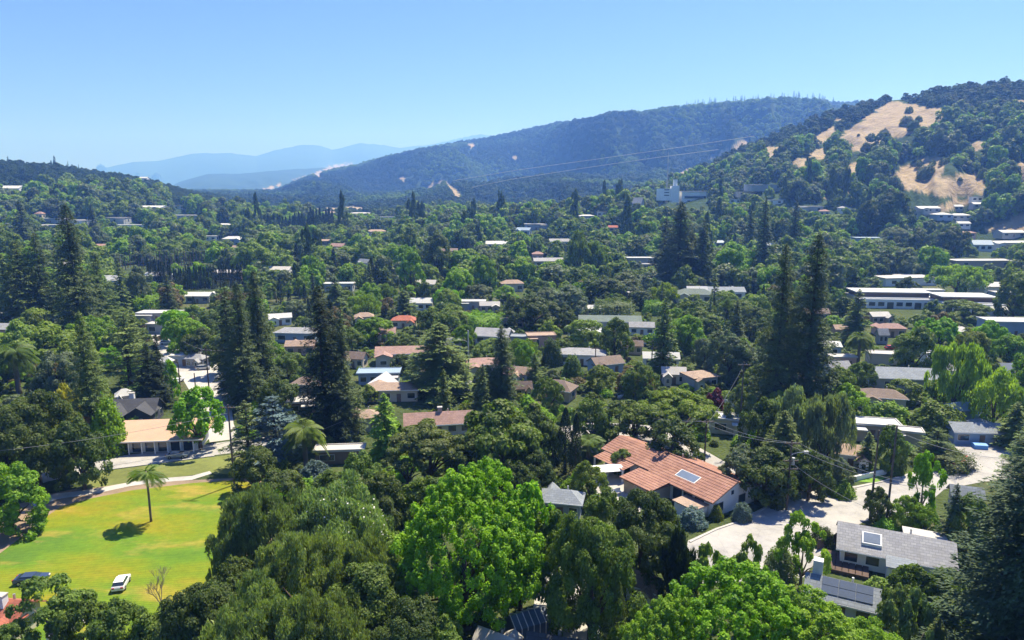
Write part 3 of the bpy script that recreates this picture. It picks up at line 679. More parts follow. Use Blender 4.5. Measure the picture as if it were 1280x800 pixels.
    if chim is not None:
        cx, cyy = chim[0]*W, chim[1]*Dp; zt = h+rise+1.0
        o = MB().box(cx-.45, cx+.45, cyy-.4, cyy+.4, h*.6, zt).build('chimney', WALL[chim[2]], ro if False else e)
        MB().box(cx-.52, cx+.52, cyy-.47, cyy+.47, zt+.002, zt+.12).build('cap', M_CONC, o)
    HOUSES.append(dict(o=e, x=x, y=y, r=max(w, d)*.5+1.0, px=px, py=py, dep=dep, w=w, d=d, rot=rot, h=h, label=label))
    if protect:
        hp = (h+rise)*F/dep; BOXES.append((px-wpx*.43, py-hp*.35, px+wpx*.43, py+hp*(.30 if dep < 300 else .10), dep))
    e['_w'] = w; e['_d'] = d
    return e, w, d, h
def local(h, name, m, fn, parent=None):
    mb = MB(); fn(mb, h[1]/2, h[2]/2, h[3]); return mb.build(name, m, parent or h[0])

# the red tiled house: two blocks on one ridge line, a skylight, a front wing and a white gable
def tiled_slope(a, b, c, d, pitch=.36, amp=.07):
    """barrel tiled slope a-b along the eave, d-c along the ridge"""
    a, b, c, d = map(np.array, (a, b, c, d)); L = np.linalg.norm(b-a); n = max(4, int(L/pitch))*6; H = np.linalg.norm(d-a); rows = max(3, int(H/.6)); nrm = np.cross(b-a, d-a); nrm = nrm/np.linalg.norm(nrm)
    if nrm[2] < 0: nrm = -nrm
    V = []; Fc = []
    for j in range(rows):
        for e_ in (0, 1):
            t = (j+e_)/rows
            for i in range(n+1):
                s = i/n; p = (a*(1-s)+b*s)*(1-t)+(d*(1-s)+c*s)*t
                V.append(p+nrm*(.06+amp*abs(sin(pi*s*n/6))+(.05 if e_ == 0 else 0)))
    m = n+1
    for j in range(rows*2-1):
        for i in range(n): Fc.append((j*m+i, j*m+i+1, (j+1)*m+i+1, (j+1)*m+i))
    return V, Fc
def tile_mat():
    m, nt = nmat('terracotta_tiles'); tc = N(nt, 'ShaderNodeTexCoord'); co = tc.outputs['Object']
    v = N(nt, 'ShaderNodeTexVoronoi'); v.inputs['Scale'].default_value = 1.3; nt.links.new(co, v.inputs[0])
    n1 = noise(nt, .5, 5, co); n2 = noise(nt, 5, 4, co)
    c = ramp(nt, v.outputs['Color'], [(.2, (.19, .08, .055)), (.5, (.28, .12, .08)), (.8, (.36, .19, .13))])
    c = mix_rgb(nt, .4, c, ramp(nt, n1, [(.3, (.22, .11, .08)), (.7, (.46, .25, .18))])); c = mix_rgb(nt, .3, c, ramp(nt, n2, [(.3, (.20, .10, .07)), (.7, (.45, .24, .17))]))
    p = N(nt, 'ShaderNodeBsdfPrincipled'); p.inputs['Roughness'].default_value = .85; nt.links.new(c, p.inputs['Base Color'])
    o = N(nt, 'ShaderNodeOutputMaterial'); nt.links.new(p.outputs[0], o.inputs[0]); return m
def red_house():
    tm = tile_mat(); A = np.array(at(776, 573)[:2]); B = np.array(at(917, 637)[:2])
    d = (B-A)/np.linalg.norm(B-A); L = np.linalg.norm(B-A); rot = atan2(d[1], d[0]); c = (A+B)/2
    e = empty('tiled_house', (c[0], c[1], 0), rot); tag(e, 'low house with red barrel tiled roof, skylight and white gable end', 'house', 'houses in the valley')
    W = L/2; D1 = 5.2; D2 = 4.0; h = 2.9; r1 = 1.75; x0 = -W*.02
    # local +x runs toward the camera; local -y faces the camera's left
    wall = MB().prism([(-D1, 0), (D1, 0), (D1, h), (0, h+r1), (-D1, h)], x0, W)
    wall.prism([(-D2, 0), (D2, 0), (D2, h), (0, h+r1*.78), (-D2, h)], -W, x0-.01)
    wall.build('wall', WALL['white'], e)
    roof = MB(); o = .7; T = .14
    def gab(xa, xb, D, hh, rr, oo=(.5, .5)):
        s = rr/D; roof.prism([(-D-o, hh-s*o+.02), (-D-o, hh-s*o+T), (0, hh+rr+T), (D+o, hh-s*o+T), (D+o, hh-s*o+.02), (0, hh+rr+.02)], xa-oo[0], xb+oo[1])
        out = []
        for sg in (-1, 1):
            V, Fc = tiled_slope((xa-oo[0], sg*(D+o), hh-s*o+T), (xb+oo[1], sg*(D+o), hh-s*o+T), (xb+oo[1], 0, hh+rr+T), (xa-oo[0], 0, hh+rr+T)); out.append((V, Fc))
        return out
    t = MB()
    for V, Fc in gab(x0, W, D1, h, r1)+gab(-W, x0-.55, D2, h, r1*.78, (.5, 0)): t.add(V, Fc)
    ro = roof.build('roof', surf('eave_wood', (.30, .19, .12), .8, .2), e); t.build('tiles', tm, ro)
    rt = MB(); rt.tube([(x0-.5, 0, h+r1+.28), (W+.5, 0, h+r1+.28)], .13, 8); rt.build('ridge_cap', tm, ro)
    # front wing toward the left of the camera
    wx = W*.12; MB().box(wx-3.4, wx+2.6, -D1-4.6, -D1+.3, 0, 2.5).build('front_wing', WALL['tan'], e)
    wr = MB(); V, Fc = tiled_slope((wx-4.0, -D1-5.2, 2.62), (wx+3.1, -D1-5.2, 2.62), (wx+3.1, -D1-.5, 3.05), (wx-4.0, -D1-.5, 3.05)); wr.add(V, Fc); wr.box(wx-4.0, wx+3.1, -D1-5.2, -D1+.2, 2.51, 2.61); wr.build('wing_roof', tm, e)
    cr = MB(); V, Fc = tiled_slope((-W*.95, -D2-3.6, 2.3), (-W*.35, -D2-3.6, 2.3), (-W*.35, -D2-.6, 2.7), (-W*.95, -D2-.6, 2.7)); cr.add(V, Fc); cr.build('porch_roof', tm, e)
    for xx in (-W*.93, -W*.65, -W*.37): MB().box(xx-.12, xx+.12, -D2-3.5, -D2-3.26, 0, 2.3).build('post', M_WHITE, e)
    # skylight lying on the near slope
    s = r1/D1
    def sl(x, y): return (x, y, h+r1+y*s*1.0+T+.02)
    sk = MB(); f = []
    for x, y in ((W*.30, -3.9), (W*.62, -3.9), (W*.62, -2.2), (W*.30, -2.2)): f.append(sl(x, y))
    f = [(a, b, c_+.16) for a, b, c_ in f]; lo = [(a, b, c_-.22) for a, b, c_ in f]
    sk.add(f+lo, [(0, 1, 2, 3), (4, 7, 6, 5), (0, 4, 5, 1), (1, 5, 6, 2), (2, 6, 7, 3), (3, 7, 4, 0)])
    so = sk.build('skylight', M_WHITE, e)
    g = MB(); q = [(x*1, y, z+.03) for x, y, z in f]; cx = sum(p[0] for p in q)/4; cyy = sum(p[1] for p in q)/4; cz = sum(p[2] for p in q)/4
    q2 = [(cx+(p[0]-cx)*.92, cyy+(p[1]-cyy)*.88, cz+(p[2]-cz)*.88) for p in q]; g.add(q2+[(a, b, c_-.1) for a, b, c_ in q2], [(0, 1, 2, 3), (0, 4, 5, 1), (1, 5, 6, 2), (2, 6, 7, 3), (3, 7, 4, 0)]); g.build('pane', M_SKYL, so)
    # near gable end (local +x): windows; near long side: glazed openings
    for yy, zz, ww, hh in ((-.6, 3.1, .5, .6),):
        o_ = MB().box(W-.02, W+.06, yy-ww/2-.06, yy+ww/2+.06, zz-hh/2-.06, zz+hh/2+.06).build('window', WALL['grey'], e); MB().box(W+.02, W+.09, yy-ww/2, yy+ww/2, zz-hh/2, zz+hh/2).build('pane', M_GLASS, o_)
    for yy in (-3.6, 1.9):
        o_ = MB().box(W-.02, W+.06, yy-.86, yy+.86, .7, 2.2).build('window', WALL['grey'], e); MB().box(W+.02, W+.09, yy-.8, yy+.8, .76, 2.14).build('pane', M_GLASS, o_)
    for xx in (W*.45, W*.62, W*.8):
        o_ = MB().box(xx-1.0, xx+1.0, -D1-.06, -D1+.02, .3, 2.5).build('window', M_WHITE, e); MB().box(xx-.92, xx+.92, -D1-.09, -D1-.02, .38, 2.42).build('pane', M_GLASS, o_)
    for xx in (-W*.8, -W*.55, -W*.3):
        o_ = MB().box(xx-.8, xx+.8, -D2-.06, -D2+.02, .6, 2.2).build('window', M_WHITE, e); MB().box(xx-.72, xx+.72, -D2-.09, -D2-.02, .68, 2.12).build('pane', M_GLASS, o_)
    o_ = MB().box(wx-1, wx+1.6, -D1-4.66, -D1-4.58, .2, 2.2).build('window', M_WHITE, e); MB().box(wx-.9, wx+1.5, -D1-4.7, -D1-4.62, .3, 2.1).build('pane', M_GLASS, o_)
    o_ = MB().box(-W*.12-.5, -W*.12+.5, -D2-.06, -D2+.02, 0.02, 2.1).build('door', WALL['brown'], e)
    for x, y in ((-W*.5, 1.0), (W*.1, .9)): MB().tube([(x, y, h+1), (x, y, h+r1+.7)], .12, 6).build('vent_pipe', M_METAL, e)
    # low curved white wing by the gable
    MB().box(W*.62, W*.93, -D1-3.2, -D1-.03, 0, 1.9).build('side_room', WALL['white'], e); MB().box(W*.60, W*.95, -D1-3.5, -D1-.03, 1.91, 2.08).build('flat_roof', ROOF['tan'], e)
    for t_ in (-.8, -.3, .3, .8):
        p = c+d*W*t_; HOUSES.append(dict(o=e, x=p[0], y=p[1], r=8.5, px=850, py=600, dep=112, label='x'))
    BOXES.append((752, 556, 945, 636, 118)); return e
red_house()

# ---- near and middle houses
def near_houses():
    H = house('dark charcoal house with crossed gables behind the tan flat roofed house', 166, 505, 62, .55, 2.9, 8, 'gable', 'dark', 'dark', 2.0, .5, 4, 1, (-.1, .5, 'white'))
    e, w, d, h = H; W, Dp = w/2, d/2
    for cx, lw in ((-W*.45, 2.0), (W*.55, 2.4)):
        m = MB(); m.add([(cx-lw, -Dp-2.4, -.5), (cx+lw, -Dp-2.4, -.5), (cx+lw, -Dp+.1, -.5), (cx-lw, -Dp+.1, -.5), (cx-lw, -Dp-2.4, h), (cx+lw, -Dp-2.4, h), (cx+lw, -Dp+.1, h), (cx-lw, -Dp+.1, h), (cx, -Dp-2.4, h+1.5), (cx, -Dp+.1, h+1.5)],
            [(0, 1, 5, 8, 4), (1, 2, 6, 5), (2, 3, 7, 9, 6), (3, 0, 4, 7)]); m.build('gable_wing', WALL['dark'], e)
        r = MB(); o = .45; zt = h+1.56; s = 1.5/lw
        for sg in (-1, 1): r.add([(cx, -Dp-2.9, zt), (cx+sg*(lw+o), -Dp-2.9, zt-1.5-s*o+.0), (cx+sg*(lw+o), 0, zt-1.5-s*o), (cx, 0, zt), (cx, -Dp-2.9, zt+.16), (cx+sg*(lw+o), -Dp-2.9, zt-1.34-s*o), (cx+sg*(lw+o), 0, zt-1.34-s*o), (cx, 0, zt+.16)], [(0, 3, 2, 1), (4, 5, 6, 7), (0, 1, 5, 4), (1, 2, 6, 5), (2, 3, 7, 6)])
        g = r.build('gable_roof', ROOF['dark'], e)
        o_ = MB().box(cx-.9, cx+.9, -Dp-2.46, -Dp-2.38, .8, 2.1).build('window', M_WHITE, e); MB().box(cx-.82, cx+.82, -Dp-2.49, -Dp-2.42, .88, 2.02).build('pane', M_GLASS, o_)
    H = house('low modern house with tan flat roof and glass front beside the park', 203, 538, 100, .42, 2.7, 6, 'shed', 'sand', 'white', 1.2, 1.3, 0)
    e, w, d, h = H; W, Dp = w/2, d/2
    for i in range(7):
        xx = -W+.5+i*(w-1)/6; MB().box(xx-.09, xx+.09, -Dp-1.1, -Dp-.92, -.2, h-.25).build('post', M_WHITE, e)
        if i < 6: o_ = MB().box(xx+.15, xx+(w-1)/6-.15, -Dp-.06, -Dp+.02, .2, 2.2).build('window', M_WHITE, e); MB().box(xx+.24, xx+(w-1)/6-.24, -Dp-.09, -Dp-.02, .28, 2.12).build('pane', M_GLASS, o_)
    MB().box(W*.15, W*.3, Dp*.1, Dp*.5, h+.3, h+2.1).build('chimney', WALL['tan'], e)
    for i in range(16): pass
    H = house('grey shingled ranch house with blue skylight above the street corner', 1118, 674, 132, .48, 2.9, -25, 'gable', 'grey', 'white', 1.9, .6, 5, 1)
    e, w, d, h = H; W, Dp = w/2, d/2; s = 1.9/Dp
    def rect(x0, x1, y0, y1, up): return [(x, y, h+1.9+y*s+.19+up) for x, y in ((x0, y0), (x1, y0), (x1, y1), (x0, y1))]
    t_ = rect(-W*.62, -W*.25, -Dp*.85, -Dp*.35, .35); b_ = rect(-W*.62, -W*.25, -Dp*.85, -Dp*.35, -.05)
    so = MB().add(t_+b_, [(0, 1, 2, 3), (0, 4, 5, 1), (1, 5, 6, 2), (2, 6, 7, 3), (3, 7, 4, 0)]).build('skylight', M_WHITE, e)
    t_ = rect(-W*.59, -W*.28, -Dp*.80, -Dp*.40, .40); b_ = rect(-W*.59, -W*.28, -Dp*.80, -Dp*.40, .3)
    MB().add(t_+b_, [(0, 1, 2, 3), (0, 4, 5, 1), (1, 5, 6, 2), (2, 6, 7, 3), (3, 7, 4, 0)]).build('pane', M_SKYL, so)
    m = MB().box(-W*.15, W*.35, -Dp-1.9, -Dp-.03, -.5, 2.2); m.build('bay', WALL['white'], e)
    MB().prism([(-Dp-2.2, 2.21), (-Dp-2.2, 2.35), (-Dp-.1, 3.0), (-Dp-.1, 2.8)], -W*.18, W*.38).build('bay_roof', ROOF['slate'], e)
    o_ = MB().box(-W*.08, W*.28, -Dp-1.97, -Dp-1.88, .5, 1.9).build('window', M_WHITE, e); MB().box(-W*.06, W*.26, -Dp-2.0, -Dp-1.92, .56, 1.84).build('pane', M_GLASS, o_)
    MB().box(W*.2, W*1.02, Dp*.35, Dp*1.6, h+.5, h+.8).build('rear_roof', ROOF['pale'], e); MB().box(W*.25, W*.98, Dp*.5, Dp*1.5, 0, h+.5).build('rear_wing', WALL['white'], e)
    H = house('small grey roofed house carrying wide solar panels and a white chimney', 1053, 733, 84, .55, 2.6, -27, 'gable', 'slate', 'white', 1.3, .6, 3, 1)
    e, w, d, h = H; W, Dp = w/2, d/2; s = 1.3/Dp
    MB().box(-W*.8-.55, -W*.8+.55, Dp*.2, Dp*.2+1.0, h*.4, h+3.0).build('chimney', M_WHITE, e)
    def rect2(x0, x1, y0, y1, up): return [(x, y, h+1.3+y*s+.19+up) for x, y in ((x0, y0), (x1, y0), (x1, y1), (x0, y1))]
    pm = surf('solar_panel', (.10, .125, .17), .25, .15, 2, spec=.6)
    for i in range(2):
        for j in range(3):
            xa = -W*.62+j*W*.52; ya = -Dp*(.96-.46*i); t_ = rect2(xa, xa+W*.50, ya, ya+Dp*.43, .12); b_ = rect2(xa, xa+W*.50, ya, ya+Dp*.43, .02)
            MB().add(t_+b_, [(0, 1, 2, 3), (0, 4, 5, 1), (1, 5, 6, 2), (2, 6, 7, 3), (3, 7, 4, 0)]).build('solar_panel', pm, e)
    # hexagonal-looking hip house by the purple tree
    house('tan hip roofed house with pale walls near the purple leaved tree', 875, 466, 40, .85, 3.3, 18, 'hip', 'tan', 'grey', .9, .5, 3)
    house('brown roofed house with white gable front above the small bright lawn', 1062, 559, 46, .8, 2.9, -18, 'gable', 'tan', 'white', 1.0, .4, 3)
    house('grey roofed house half hidden behind the round lime shrubs', 702, 617, 54, .6, 2.8, -12, 'hip', 'slate', 'grey', 1.3, .5, 3, protect=False)
    house('long tan roofed house with brick chimney behind the dark oaks', 548, 520, 84, .32, 2.9, 9, 'gable', 'pink', 'cream', 1.6, .5, 5, 1, (.05, .1, 'pink'))
    house('tan house with arched dark window beside the narrow tree', 457, 516, 34, .75, 3.2, 20, 'hip', 'tan', 'cream', 1.2, .5, 2)
    house('pink roofed beige house beside the pale street lamp pole', 603, 450, 42, .75, 4.0, 8, 'hip', 'pink', 'cream', 1.1, .4, 4)
    house('long tan tiled house with white pergola front', 503, 436, 66, .4, 3.4, 6, 'gable', 'pink', 'cream', 1.4, .4, 6)
    house('blue walled house with pale flat roof below the pergola house', 474, 464, 50, .45, 3.0, 4, 'flat', 'blue', 'blue', .3, .5, 4)
    house('white walled cottage with tan roof and triangular awning', 492, 481, 62, .45, 3.0, 3, 'hip', 'tan', 'cream', 1.1, .5, 4)
    house('brown stepped house behind the twin redwoods', 391, 474, 44, .7, 3.2, -8, 'hip', 'brown', 'tan', 1.2, .6, 3)
    house('low house with pale roof and deck beside the blue cedar', 377, 500, 34, .6, 2.8, 12, 'flat', 'pale', 'brown', .3, .5, 2)
    house('grey gabled house behind the clipped hedge bank', 617, 414, 46, .6, 3.4, -14, 'gable', 'grey', 'grey', 1.8, .5, 3)
    house('grey flat roofed annex beside the grey gabled house', 652, 420, 26, .6, 3.0, -8, 'flat', 'slate', 'grey', .3, .4, 2)
    house('pinkish stucco house with flat roof and dark doorway', 676, 418, 36, .6, 4.2, 6, 'flat', 'tan', 'pink', .3, .3, 2)
    house('long grey roofed house behind the round lollipop tree', 728, 438, 58, .45, 3.2, -8, 'hip', 'grey', 'white', 1.3, .5, 3)
    house('red brown gabled house with blue side wall', 757, 449, 44, .6, 3.0, 22, 'gable', 'brown', 'blue', 1.4, .4, 2)
    house('brown pyramid roofed house in the middle gardens', 699, 480, 44, .7, 2.8, -25, 'hip', 'brown', 'tan', 1.8, .5, 2)
    house('white flat roofed building below the purple leaved tree', 912, 521, 50, .5, 3.2, -12, 'flat', 'white', 'cream', .3, .3, 2)
    house('white flat topped long building above the brown roofed house', 1088, 527, 66, .4, 3.0, -12, 'flat', 'white', 'tan', .3, .4, 3)
    house('tan garage with pale roof behind the layered shrub', 1132, 537, 40, .5, 3.0, -20, 'flat', 'pale', 'tan', .3, .3, 0)
    house('brown grey roofed house with dark skylight below the broad gabled house', 1101, 490, 56, .55, 2.8, -14, 'hip', 'brown', 'cream', 1.4, .5, 2)
    house('broad grey green gabled house among the eucalyptus', 1126, 464, 76, .5, 4.0, -8, 'gable', 'slate', 'grey', 1.7, .5, 2)
    house('small dark grey gabled house beside the giant redwoods', 1047, 456, 30, .7, 3.0, 12, 'gable', 'grey', 'white', 1.7, .4, 2)
    house('white roofed shed with blue wall beside the giant redwoods', 1040, 430, 22, .6, 3.0, -12, 'shed', 'white', 'blue', 1.0, .3, 1)
    house('low pink walled house under the palm like tree', 1052, 445, 30, .5, 3.0, 0, 'flat', 'pale', 'pink', .3, .3, 2)
    house('pale driveway house with flat roof beside the conical hedge', 1102, 441, 34, .6, 3.0, -10, 'flat', 'pale', 'cream', .3, .3, 0)
    house('blue roofed house at the shaded lawn strip', 1207, 507, 38, .6, 3.0, -10, 'hip', 'blue', 'blue', 1.4, .4, 2)
    house('wavy grey roofed house beyond the street bend', 1222, 532, 68, .4, 2.8, -6, 'gable', 'slate', 'blue', 1.1, .4, 3)
    house('grey roofed garage behind the big dark fir', 1208, 612, 36, .6, 2.6, -20, 'gable', 'slate', 'grey', 1.0, .4, 1)
    house('small white shed with tan roof under the weeping cypress', 806, 722, 44, .6, 2.6, -35, 'gable', 'tan', 'white', 1.1, .3, 1)
    house('red tiled garage roof at the edge of the lawn', 6, 756, 62, .7, 2.8, -6, 'gable', 'red', 'cream', 1.2, .5, 2, 1, (.1, -.3, 'white'))
    house('dark roofed house at the foot of the paved driveway', 690, 800, 60, .5, 2.6, -15, 'gable', 'dark', 'grey', 1.0, .4, 0)
    house('pale gravel roofed shed below the lime maple', 620, 795, 50, .5, 2.6, -30, 'gable', 'pale', 'cream', .8, .4, 0)
    house('white wall and pale roof of the terrace behind the date palm', 425, 560, 60, .3, 2.6, 5, 'flat', 'pale', 'brown', .3, .3, 2)
    house('brick red cottage under the dark oak', 112, 524, 18, .6, 2.6, 0, 'gable', 'red', 'pink', 1.0, .3, 1)
near_houses()
def far_houses():
    T = [ # px, py, wpx, dr, h, rot, roof, rc, wc, rise, label
     (505,397,26,.6,3,0,'hip','red','cream',1.4,'red roofed cottage beyond the light green trees'), (372,412,48,.4,3.4,-6,'hip','grey','blue',1.3,'grey roofed house with blue walls beside the redwood grove'),
     (376,428,32,.5,3,5,'gable','tan','pink',1.2,'tan roofed house just below the blue walled one'), (350,394,26,.5,3,20,'gable','white','white',1.2,'white gabled roof close to the redwood grove'),
     (5,407,34,.5,4,-8,'gable','grey','pink',1.4,'grey roofed pink house at the photo edge above the date palm'), (3,392,14,.7,5,0,'flat','white','white',.3,'white house edge above the pink house'),
     (200,390,44,.4,3,0,'flat','white','grey',.3,'white roofed shelter at the head of the side street'), (206,404,34,.4,3.4,0,'flat','pale','grey',.3,'pale flat roof across the head of the side street'),
     (232,443,30,.5,3,8,'flat','white','blue',.3,'white roofed blue garage beside the side street'), (206,449,14,.5,3,0,'flat','white','white',.3,'small white outbuilding behind the twin dark conifers'),
     (155,490,20,.8,3,30,'flat','white','white',.3,'white terrace box behind the charcoal house'), (246,445,22,.5,2.6,-10,'flat','grey','grey',.3,'grey carport beside the side street'),
     (592,376,26,.5,3.5,0,'flat','white','grey',.3,'white flat roof with chimney below the green mound'), (612,379,22,.4,3,5,'gable','pale','tan',1.2,'pale roof beside the flat white one'),
     (527,375,24,.5,3.4,0,'flat','white','white',.3,'low white roof among the mid valley trees'), (424,354,32,.4,4,4,'flat','white','grey',.3,'long white flat roof among cypresses'),
     (423,306,18,.6,5,-15,'gable','pink','tan',2,'pinkish gabled house in the far trees'), (456,326,16,.6,4,-30,'gable','slate','white',2,'grey gabled house behind the cypress pair'),
     (621,303,24,.5,4,0,'gable','white','white',2,'white house on a green terrace'), (730,409,38,.4,3.4,-6,'gable','white','cream',1.0,'white roof edge beside the vine covered house'),
     (762,397,70,.35,3.4,-4,'gable','green','grey',1.4,'long green grey roof below the vine covered mound'), (738,383,24,.5,3,0,'gable','white','cream',1,'pale low building beside the dark hedge'),
     (797,366,24,.6,3,5,'flat','white','white',.3,'white terrace in the trees behind the vine covered mound'), (868,364,42,.5,4,-8,'hip','green','cream',2,'green grey hipped house beside the tall redwood'),
     (905,361,44,.45,4,-4,'gable','slate','white',1.6,'grey roofed house close to the lime green trees'), (871,360,22,.4,5,-4,'gable','white','white',1.4,'small white roof above the green grey hip'),
     (800,322,30,.4,6,0,'flat','white','grey',.3,'white two storey office block in the trees'), (815,330,22,.5,4,0,'flat','grey','grey',.3,'grey annex beside the white office block'),
     (685,324,34,.5,4,4,'gable','grey','grey',1.6,'jumble of grey roofs behind the willow'), (672,316,12,.8,6,0,'hip','pink','pink',1.5,'small pink turret house'),
     (670,280,26,.4,5,0,'flat','white','grey',.3,'white flat roof on the knoll slope'), (655,286,18,.6,5,-20,'gable','blue','blue',2,'blue grey house below the flat white roof'),
     (733,269,17,.5,5,0,'flat','white','grey',.3,'small white roof in the knoll trees'), (752,265,10,.5,4,0,'flat','white','white',.3,'tiny white roof on the knoll'),
     (798,251,14,1.,10,-30,'gable','slate','grey',5,'grey steep roof on the wooded knoll'), (767,283,12,.6,4,0,'gable','red','cream',1.5,'tiny red roof under the knoll'),
     (955,231,40,.4,5,0,'flat','white','grey',.4,'long white roofed house on the ridge shoulder'), (935,240,26,.4,4,0,'flat','pale','cream',.3,'pale flat house below the ridge shoulder'), (918,249,14,.6,4,0,'flat','white','white',.3,'small pale house below the ridge shoulder'),
     (968,250,18,.4,4,0,'flat','white','white',.3,'white roof among dark firs'), (900,302,12,.6,5,0,'flat','blue','blue',.3,'bluish roof between firs'), (962,305,10,.6,5,0,'flat','blue','blue',.3,'bluish box behind the redwoods'),
     (1010,258,30,.4,5,0,'flat','white','grey',.4,'white roofed block at the foot of the golden patch'), (1029,263,12,.6,4,0,'hip','pink','cream',1.5,'pink cottage at the foot of the hill'), (1055,259,12,.6,4,0,'hip','grey','white',1.5,'grey cottage at the foot of the hill'),
     (1083,297,30,.5,5,0,'flat','blue','blue',.4,'long blue roofed hall below the great dark grove'), (1162,300,11,.8,6,0,'flat','white','white',.3,'white cube house between dark oaks'),
     (1158,259,24,.4,4,0,'flat','white','grey',.3,'white topped terrace house under the golden slope'), (1151,265,26,.4,4,0,'flat','grey','grey',.3,'grey terrace house second row under the golden slope'), (1177,267,18,.8,8,0,'flat','white','blue',.3,'two storey blue grey villa on the terraces'),
     (1198,268,22,.6,5,0,'flat','white','grey',.3,'white roofed villa beside the blue grey one'), (1203,278,14,.6,4,0,'flat','white','white',.3,'small white villa lowest on the terraces'), (1197,257,10,.5,4,0,'flat','white','grey',.3,'tiny white roof high on the terraces'),
     (1220,246,12,.5,4,0,'flat','white','white',.3,'white cottage beside the great dark oak'), (1222,254,14,.5,4,0,'flat','white','grey',.3,'second white cottage beside the great dark oak'), (1209,290,15,.5,4,0,'flat','pink','pink',.3,'pink walled house below the terraces'),
     (1226,303,22,.7,5,-10,'gable','blue','white',3,'pale blue gabled house below the tan bank'), (1260,302,40,.3,4,4,'gable','white','white',1.2,'long white roof beside the pale blue house'), (1262,289,26,.3,4,0,'flat','white','grey',.3,'low white building on the tan bank'),
     (1225,325,70,.3,4,2,'flat','pale','tan',.3,'long low shopping row with pale roof'), (1207,337,22,.5,4,0,'flat','tan','pink',.3,'tan building under the long shopping row'), (1235,355,34,.5,4,2,'gable','white','white',1.6,'white roofed hall beyond the dense row of trees'),
     (1258,365,32,.4,4,-4,'flat','pale','grey',.3,'pale roofed block at the photo edge'), (1130,346,66,.4,4,8,'flat','pale','white',.3,'pale warehouse roof with red edge'), (1247,385,16,.5,3,0,'flat','white','grey',.3,'small white carport in the trees'),
     (1262,400,56,.5,5,-4,'flat','white','blue',.3,'white topped blue building at the photo edge'), (1098,392,22,.6,3,6,'gable','pale','tan',1.2,'tan cottage roof in the allotments'), (1113,407,30,.5,3,-5,'hip','pink','pink',1.4,'pink roofed house in the allotments'),
     (1103,414,10,.8,3.5,0,'gable','slate','grey',1.5,'slate roofed shed in the allotments'), (1050,408,14,.8,4,0,'flat','tan','pink',.3,'tan cube house beside the giant redwoods'), (1163,441,16,.6,5,0,'flat','white','white',.3,'white two storey block beside the eucalyptus'),
     (1226,455,16,.5,3,0,'flat','white','grey',.3,'white roof glimpsed through eucalyptus'), (1256,458,14,.5,3,0,'flat','white','blue',.3,'blue roof glimpsed through eucalyptus'), (1196,411,26,.4,3,0,'flat','pale','tan',.3,'pale parking deck behind the lime trees'),
     (826,443,40,.4,3,-6,'gable','white','white',1.2,'white low house beside the thin pine'), (842,462,26,.5,3,-6,'flat','pale','cream',.3,'pale terrace beside the tan hip house'), (790,428,24,.5,3,-8,'gable','brown','tan',1.2,'brown cottage behind the hedge row'),
     (640,462,24,.6,3,12,'gable','pink','cream',1.2,'pale cottage next to the dark conifer'), (653,480,20,.5,3,8,'gable','brown','tan',1.2,'brown cottage roof next to the street trees'), (560,478,50,.3,2.4,-18,'flat','white','white',.2,'white garden terrace below the broad pine'),
     (95,275,36,.3,5,0,'flat','white','white',.4,'long white layered building on the hillside road'), (68,281,32,.3,4,0,'flat','white','grey',.4,'lower white hillside building'), (66,273,30,.3,4,0,'flat','white','grey',.4,'upper white hillside building'),
     (14,234,26,.5,6,0,'gable','white','white',3,'pale gabled lodge on the green hill'), (50,266,8,.8,5,0,'hip','pink','cream',2,'small orange house on the hill foot'), (192,258,26,.3,4,0,'flat','white','grey',.4,'white roof along the hill road'),
     (225,257,14,.4,4,0,'flat','white','white',.4,'small white roof at the end of the hill road'), (147,272,24,.5,6,0,'flat','grey','grey',.4,'grey block with white trim at the hill foot'), (165,281,34,.3,4,4,'flat','white','white',.4,'long curving white roof at the hill foot'),
     (233,269,30,.4,6,0,'flat','white','grey',.4,'white sided block behind dark firs'), (128,306,20,.5,4,0,'hip','pink','cream',1.2,'pinkish roof beyond the redwood row'), (280,280,14,.5,4,0,'flat','white','white',.4,'small white house at the valley bend'),
     (292,297,22,.5,5,0,'hip','white','blue',2,'white domed roof beside the light green grove'), (297,308,10,.5,4,0,'flat','tan','tan',.4,'tan box under the domed roof'), (264,295,14,.5,4,0,'flat','white','white',.4,'white shed next to the dome'),
     (85,329,18,.5,5,0,'flat','white','white',.4,'white house between the left redwoods'), (140,347,18,.6,5,0,'gable','white','blue',2,'pale house behind the left redwoods'), (285,339,34,.3,4,0,'hip','pale','pink',1.4,'pinkish house behind the cypress row'),
     (250,367,26,.4,4,0,'flat','white','grey',.4,'white roof beneath the cypress row'), (197,342,24,.3,4,0,'flat','white','grey',.4,'low white roof between palms and cypresses'), (408,300,14,.5,4,0,'flat','tan','tan',.4,'tan box in far trees'),
     (450,266,26,.3,5,0,'flat','pale','cream',.4,'long pale building under the blue ridge'), (410,265,20,.3,5,0,'flat','tan','tan',.4,'tan roof under the blue ridge'), (484,271,16,.4,5,0,'flat','white','white',.4,'white speck building among valley firs'),
     (180,222,9,.6,6,0,'gable','white','white',2,'ridge top villa on the green hill'), (40,202,16,.3,5,0,'flat','pale','cream',.4,'ridge top house near the round oaks'), (645,246,8,.6,7,0,'flat','sand','tan',.4,'tan tower block near the knoll'),
     (455,393,22,.6,3,12,'hip','tan','cream',1.3,'tan hipped cottage behind the twin redwoods'), (444,443,26,.6,3,-12,'gable','brown','cream',1.4,'brown cottage beside the long pergola house'), (540,462,24,.6,3,10,'hip','tan','white',1.2,'tan hipped cottage just behind the broad pine'),
